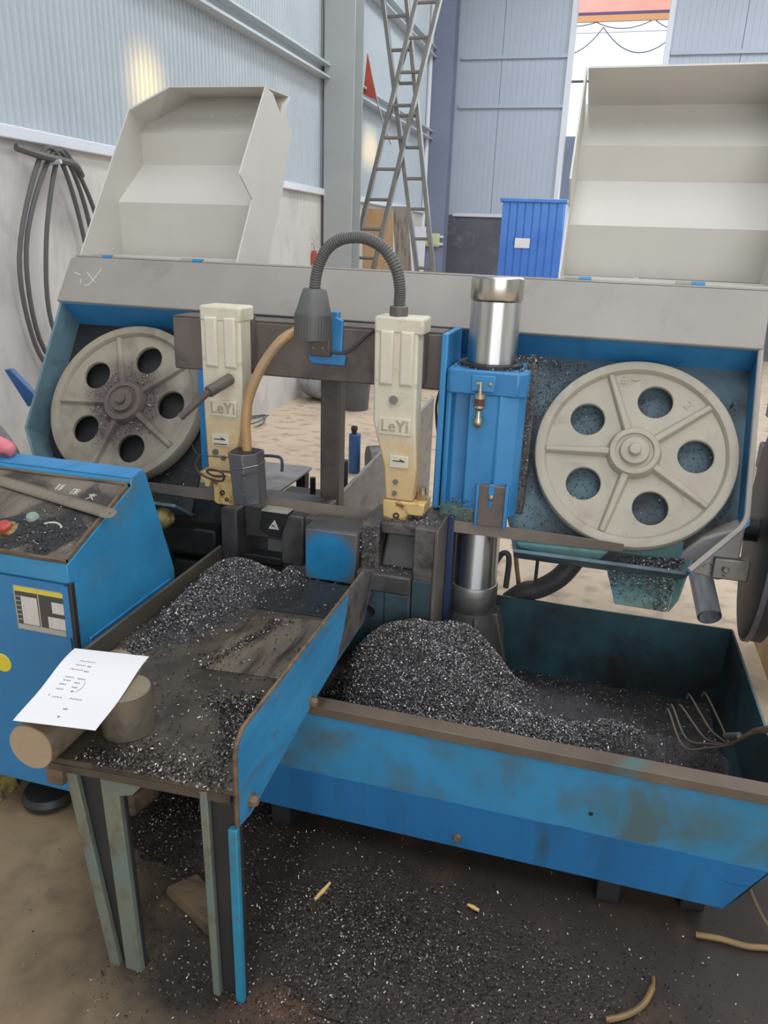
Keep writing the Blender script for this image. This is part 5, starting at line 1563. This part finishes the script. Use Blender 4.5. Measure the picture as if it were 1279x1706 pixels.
hw.tube([paper_pt(0.44 + 0.035 * math.sin(t * math.pi), 0.42 + 0.16 * t, 0.0009) for t in np.linspace(0, 1, 10)], 0.0005, 4)
hw.tube([paper_pt(0.155, 0.655, 0.0009), paper_pt(0.165, 0.66, 0.0009)], 0.0013, 5)
hw.build('handwriting', 'ink', pa)

# ================================================================== control cabinet
cab = thing('control_cabinet', 'blue control cabinet with sloping oily panel at the left edge', 'cabinet', (-1.45, 1.6, 0))
SL = [(1.45, 0.834), (1.735, 0.948)]
MB().prism_x([(1.462, 0.12), (1.462, 0.775), (1.45, 0.775), (1.45, 0.826), (1.735, 0.940), (1.745, 0.962), (1.80, 0.972), (1.815, 0.955), (1.93, 0.62), (1.93, 0.12)], -1.86, -1.186).build('cabinet_body', 'cabinet_side', cab, bevel=0.003)
sdir = Vector((0, SL[1][0] - SL[0][0], SL[1][1] - SL[0][1])).normalized()
nrm = Vector((0, -sdir.z, sdir.y))
CP = Matrix(((1, 0, 0, 0), (0, sdir.y, nrm.y, SL[0][0]), (0, sdir.z, nrm.z, SL[0][1]), (0, 0, 0, 1)))     # x right, y up the slope, z out
plt = MB(CP).box(-1.85, -1.192, 0.004, 0.30, -0.004, 0.0025).build('control_panel', 'panel_plate', cab, bevel=0.001)
fr2 = MB(CP)
fr2.box(-1.86, -1.186, -0.003, 0.005, -0.004, 0.006).box(-1.194, -1.186, 0.0, 0.306, -0.004, 0.006).box(-1.86, -1.186, 0.298, 0.306, -0.004, 0.006)
fr2.build('panel_edge', 'wood_dirty', plt, smooth=0)
MB().prism_x([(1.745, 0.958), (1.80, 0.969), (1.80, 0.976), (1.743, 0.966)], -1.86, -1.186).build('rear_ledge', 'blue_clean', cab, bevel=0.003)
MB().box(-1.86, -1.205, 1.455, 1.463, 0.13, 0.768).build('door', 'cabinet_front', cab, bevel=0.003)
MB().box(-1.196, -1.184, 1.452, 1.468, 0.12, 0.775).build('corner_strip', 'leg_web', cab, bevel=0.002)
MB().box(-1.215, -1.192, 1.452, 1.463, 0.62, 0.765).build('hinge', 'blue_paint', cab, bevel=0.002)
MB().box(-1.186, -1.180, 1.5, 1.9, 0.13, 0.60).build('side_sheet', 'blue_paint', cab, bevel=0.002)  # thin sheet over the lower side, in a slightly darker blue
# rating plate
st_ = MB().box(-1.358, -1.206, 1.4525, 1.4555, 0.622, 0.745).build('rating_plate', 'sticker_silver', cab, smooth=0, label='printed plate with yellow header and white fields')
def pr(name, m, x0, x1, z0, z1, d=0.0006):
    MB().box(x0, x1, 1.4525 - d, 1.4525, z0, z1).build(name, m, st_, smooth=0)
pr('print_header', 'sticker_yellow', -1.354, -1.288, 0.731, 0.742)
pr('print_header', 'sticker_yellow', -1.284, -1.211, 0.731, 0.742)
pr('print_field', 'sticker_dark', -1.354, -1.288, 0.638, 0.730)
pr('print_field', 'sticker_dark', -1.284, -1.211, 0.638, 0.730)
pr('print_field', 'sticker_white', -1.338, -1.290, 0.640, 0.718, 0.0012)
pr('print_field', 'sticker_white', -1.247, -1.212, 0.684, 0.715, 0.0012)
pr('print_field', 'sticker_white', -1.262, -1.212, 0.640, 0.672, 0.0012)
for k in range(6):
    pr('print_line', 'sticker_silver', -1.353, -1.34, 0.65 + k * 0.013, 0.6525 + k * 0.013, 0.001)
# round badge low on the door
MB().lathe([(0, 0.002), (0.026, 0.002), (0.028, 0), (0, 0)], n=24, M4=front(-1.428, 1.4555, 0.505)).build('badge', 'sticker_yellow', cab, label='round yellow badge')
# buttons and marks on the panel
bt = MB().lathe([(0, 0.022), (0.014, 0.020), (0.019, 0.014), (0.019, 0.008), (0.016, 0.006), (0.016, 0), (0, 0)], (-1.418, 0.075, 0.002), 20, M4=CP).build('red_button', 'red_button', plt)
MB().lathe([(0, 0.012), (0.013, 0.011), (0.016, 0.006), (0.017, 0), (0, 0)], (-1.372, 0.128, 0.002), 20, M4=CP).build('green_button', 'green_button', plt)
MB(CP).prism(circ(-1.42, 0.072, 0.034, 24), 0.002, 0.003).build('button_ring', 'yellow_print', plt, smooth=0)
MB(CP).tube([(-1.30 + 0.034 * math.cos(a), 0.092 + 0.03 * math.sin(a), 0.003) for a in np.linspace(0.5, 2.4, 12)], 0.003, 6).build('dial_mark', 'char_white', plt)
chars = [  # three hand-sized characters as strokes
    [(-8, 8, -2, 8), (-5, 10, -5, -8), (-9, 3, -1, 3), (-8, -3, -2, -2), (2, 9, 8, 9), (2, 9, 2, -8), (2, 4, 8, 4), (5, 4, 5, -8), (3, -2, 8, -2)],
    [(-8, 8, 8, 8), (0, 10, 0, 6), (-7, 8, -8, -8), (-3, 3, 8, 3), (2, 6, 2, -8), (2, 2, -4, -6), (2, 2, 8, -6)],
    [(-8, 6, 8, 7), (0, 10, 0, 0), (-6, 3, 6, 3), (0, 0, -8, -8), (0, 0, 8, -8), (-5, -5, -2, -3), (3, -2, 6, -5)],
]
for k, (x, y) in enumerate(((-1.375, 0.256), (-1.32, 0.246), (-1.263, 0.236))):
    sg = [tuple(c * 0.0014 for c in s_) for s_ in chars[k]]
    MB().strokes(sg, 0.0024, 0.0006, CP @ Matrix.Translation((x, y, 0.0025))).build('panel_character', 'char_white', plt, smooth=0)
P = []
for _ in range(500):
    a, b = random.gauss(-1.30, 0.06), random.gauss(0.08, 0.045)
    if a < -1.2 and 0.01 < b < 0.29:
        P.append(tuple(CP @ Vector((a, b, 0.004))))
chip_cloud('panel_swarf', P, 'chips_dark', plt, size=(0.003, 0.007), lift=0.3)
gl = MB(CP).prism([(-1.39 + 0.10 * math.cos(t) * (1 + 0.18 * math.sin(3 * t)), 0.07 + 0.06 * math.sin(t) * (1 + 0.2 * math.cos(4 * t))) for t in np.linspace(0, 6.283, 30)[:-1]], 0.0024, 0.0030)
gl.build('grease_patch', 'oil_and_shade', plt, smooth=0, label='black grease patch')
gl = MB(CP).prism([(-1.27 + 0.065 * math.cos(t) * (1 + 0.18 * math.sin(3 * t)), 0.09 + 0.075 * math.sin(t) * (1 + 0.2 * math.cos(4 * t))) for t in np.linspace(0, 6.283, 30)[:-1]], 0.0024, 0.0031)
gl.build('grease_patch', 'oil_and_shade', plt, smooth=0, label='black grease patch')
for x, y in ((-1.25, 1.52), (-1.25, 1.88), (-1.80, 1.52), (-1.80, 1.88)):
    MB().cyl((x - 0.02, y, 0.06), (x + 0.02, y, 0.06), 0.06, n=20).build('caster', 'rubber', cab, bevel=0.004)
MB().tube(smooth_path([(-1.182, 1.56, 0.50), (-1.155, 1.55, 0.515), (-1.15, 1.545, 0.50), (-1.145, 1.52, 0.47)], 4), 0.004, 7).build('door_hook', 'steel', cab)

# steel ruler and pink glove on the cabinet
ru = thing('steel_ruler', 'worn steel ruler lying across the sloping cabinet panel', 'ruler', tuple(CP @ Vector((-1.35, 0.2, 0.01))))
A2, B2 = CP @ Vector((-1.63, 0.262, 0.006)), CP @ Vector((-1.155, 0.172, 0.012))
ux = (B2 - A2).normalized()
uy = nrm.cross(ux).normalized()
un = ux.cross(uy)
LR = (B2 - A2).length
RT = Matrix(((ux.x, uy.x, un.x, A2.x), (ux.y, uy.y, un.y, A2.y), (ux.z, uy.z, un.z, A2.z), (0, 0, 0, 1)))
lp = [(-0.1, -0.019), (LR - 0.012, -0.019)] + [(LR - 0.012 + 0.019 * math.sin(t), -0.019 * math.cos(t)) for t in np.linspace(0.3, 2.84, 8)] + [(LR - 0.012, 0.019), (-0.1, 0.019)]
MB().mesh(plate2d([lp, circ(LR - 0.012, 0, 0.004, 12)], 0.0012), RT).build('ruler_body', 'ruler', ru, smooth=0)
tk = MB()
x = 0.0
i = 0
while x < LR - 0.03:
    w = 0.011 if i % 10 == 0 else (0.008 if i % 5 == 0 else 0.0055)
    tk.box(x, x + 0.0012, 0.019 - w, 0.0188, 0.0006, 0.0009, RT)
    tk.box(x, x + 0.0012, -0.0188, -0.0188 + w, 0.0006, 0.0009, RT)
    x += 0.004
    i += 1
tk.build('graduation', 'tick', ru, smooth=0, kind='stuff')

pg = thing('pink_glove', 'folded pink rubber glove on the rear ledge of the control cabinet', 'glove', (-1.66, 1.78, 0.97))
MB().tube(smooth_path([(-1.80, 1.79, 0.995), (-1.72, 1.78, 1.005), (-1.655, 1.775, 1.008), (-1.615, 1.775, 0.998), (-1.603, 1.775, 0.985), (-1.605, 1.775, 0.968)], 6), [0.022] * 12 + [0.024] * 10 + [0.022, 0.02, 0.018, 0.015, 0.012, 0.008, 0.005, 0.003, 0.002][:9], 14).build('glove_body', 'pink', pg)
MB().tube(smooth_path([(-1.80, 1.76, 0.985), (-1.70, 1.755, 0.99), (-1.66, 1.752, 0.985), (-1.64, 1.752, 0.978)], 6), [0.018] * 15 + [0.015, 0.012, 0.008, 0.003], 12).build('glove_finger', 'pink', pg)
MB().ball((-1.69, 1.748, 0.977), 0.03, 0.012, 0.012, 12, 8).build('cuff_lining', 'white_plain', pg)

# ================================================================== things on the floor in front
wt = MB().lathe([(0, 0.0), (0.062, 0.0), (0.074, 0.010), (0.078, 0.028), (0.068, 0.045), (0.02, 0.048), (0, 0.048)], (-1.405, 1.535, 0), 32)
tag(wt.build('round_weight', 'leg_web'), 'dark round iron weight on the floor under the cabinet front', 'weight')
yl = MB().hexa([(-1.66, 1.45, 0.0), (-1.53, 1.48, 0.0), (-1.53, 1.56, 0.0), (-1.66, 1.54, 0.0)], [(-1.66, 1.455, 0.07), (-1.545, 1.485, 0.06), (-1.545, 1.555, 0.06), (-1.66, 1.54, 0.07)])
tag(yl.build('yellow_block', 'yellow_print', bevel=0.008), 'yellow stained block on the floor at the far left', 'block')
w1 = MB().hexa([(-1.235, 1.53, 0), (-1.13, 1.545, 0), (-1.10, 1.64, 0), (-1.20, 1.66, 0)], [(-1.225, 1.535, 0.065), (-1.135, 1.55, 0.065), (-1.105, 1.635, 0.065), (-1.20, 1.652, 0.065)])
tag(w1.build('wood_block', 'wood_dirty', bevel=0.006), 'dirty thick wooden block on the floor behind the left table leg', 'block')
w2 = MB().hexa([(-0.905, 1.33, 0), (-0.735, 1.245, 0), (-0.70, 1.31, 0), (-0.845, 1.40, 0)], [(-0.895, 1.332, 0.028), (-0.74, 1.255, 0.03), (-0.71, 1.31, 0.03), (-0.845, 1.392, 0.028)])
tag(w2.build('wood_block', 'wood_dirty', bevel=0.004), 'flat dirty wood offcut lying between the two table legs', 'offcut')
s1 = MB().tube([(-0.528, 1.418, 0.012), (-0.518, 1.445, 0.014), (-0.508, 1.478, 0.016)], [0.0045, 0.006, 0.0035], 7)
tag(s1.build('wood_splinter', 'straw'), 'bright straw coloured wood splinter on the dark swarf', 'splinter')
s2 = MB().tube([(-0.153, 1.522, 0.012), (-0.138, 1.517, 0.013), (-0.122, 1.512, 0.012)], [0.003, 0.0055, 0.004], 7)
tag(s2.build('wood_splinter', 'straw'), 'short orange splinter on the floor below the tray front', 'splinter')
yh = MB().tube(smooth_path([(0.40, 1.60, 0.015), (0.46, 1.607, 0.013), (0.52, 1.605, 0.012), (0.58, 1.615, 0.012), (0.70, 1.60, 0.012), (0.85, 1.66, 0.012)], 6), 0.0075, 9)
tag(yh.build('yellow_rope', 'yellow_hose'), 'yellowish rope on the floor under the right end of the tray', 'rope')
yh = MB().tube(smooth_path([(0.296, 1.45, 0.01), (0.292, 1.42, 0.012), (0.27, 1.37, 0.012), (0.235, 1.335, 0.01), (0.19, 1.31, 0.008)], 6), [0.004] * 6 + [0.007] * 19, 8)
tag(yh.build('rope_scrap', 'yellow_hose'), 'short pale yellow rope scrap at the bottom right of the floor', 'rope')
bh = MB().tube(smooth_path([(0.50, 1.66, 0.16), (0.53, 1.66, 0.10), (0.575, 1.65, 0.04), (0.65, 1.62, 0.01)], 6), 0.005, 8)
tag(bh.build('thin_wire', 'rim_dirty'), 'thin wire hanging from the right end of the tray to the floor', 'wire')

# swarf on the floor
def fl_h(x, y):
    x, y = np.asarray(x, float), np.asarray(y, float)
    g = lambda a, b, h, sx, sy: h * np.exp(-((x - a) / sx) ** 2 - ((y - b) / sy) ** 2)
    return g(-0.38, 1.36, 0.018, 0.2, 0.16) + g(-0.95, 1.60, 0.03, 0.16, 0.14) + g(-0.1, 1.3, 0.01, 0.3, 0.2)
P = []
def put(n, a, b, sx, sy):
    X, Y = rng.normal(a, sx, n), rng.normal(b, sy, n)
    Z = fl_h(X, Y)
    for x, y, z in zip(X, Y, Z):
        P.append((x, y, z + 0.002 + rng.uniform(0, 0.005)))
put(5200, -0.36, 1.37, 0.17, 0.11)
put(4200, -0.97, 1.60, 0.12, 0.12)
put(2600, -0.10, 1.25, 0.25, 0.12)
put(1500, -0.45, 1.14, 0.25, 0.05)
put(1200, 0.12, 1.40, 0.18, 0.12)
put(1000, -0.62, 1.45, 0.14, 0.12)
put(900, -0.85, 1.18, 0.25, 0.12)
P = [p for p in P if not (p[0] < -0.95 and p[1] < 1.36 and random.random() < 0.85)]
tag(chip_cloud('floor_swarf', P, 'chips_floor', size=(0.003, 0.0078), width=0.0021), 'dark oily swarf strewn over the floor in front of the tray', 'swarf')
fc = height_mesh('swarf_bed', -1.25, 0.35, 1.0, 1.9, 60, 40, lambda x, y: fl_h(x, y) - 0.002, 'floor_bed', None, lambda x, y: float(fl_h(x, y)) > 0.0035)
tag(fc, 'low bed of wet black swarf on the floor under the loose chips', 'swarf', kind='stuff')
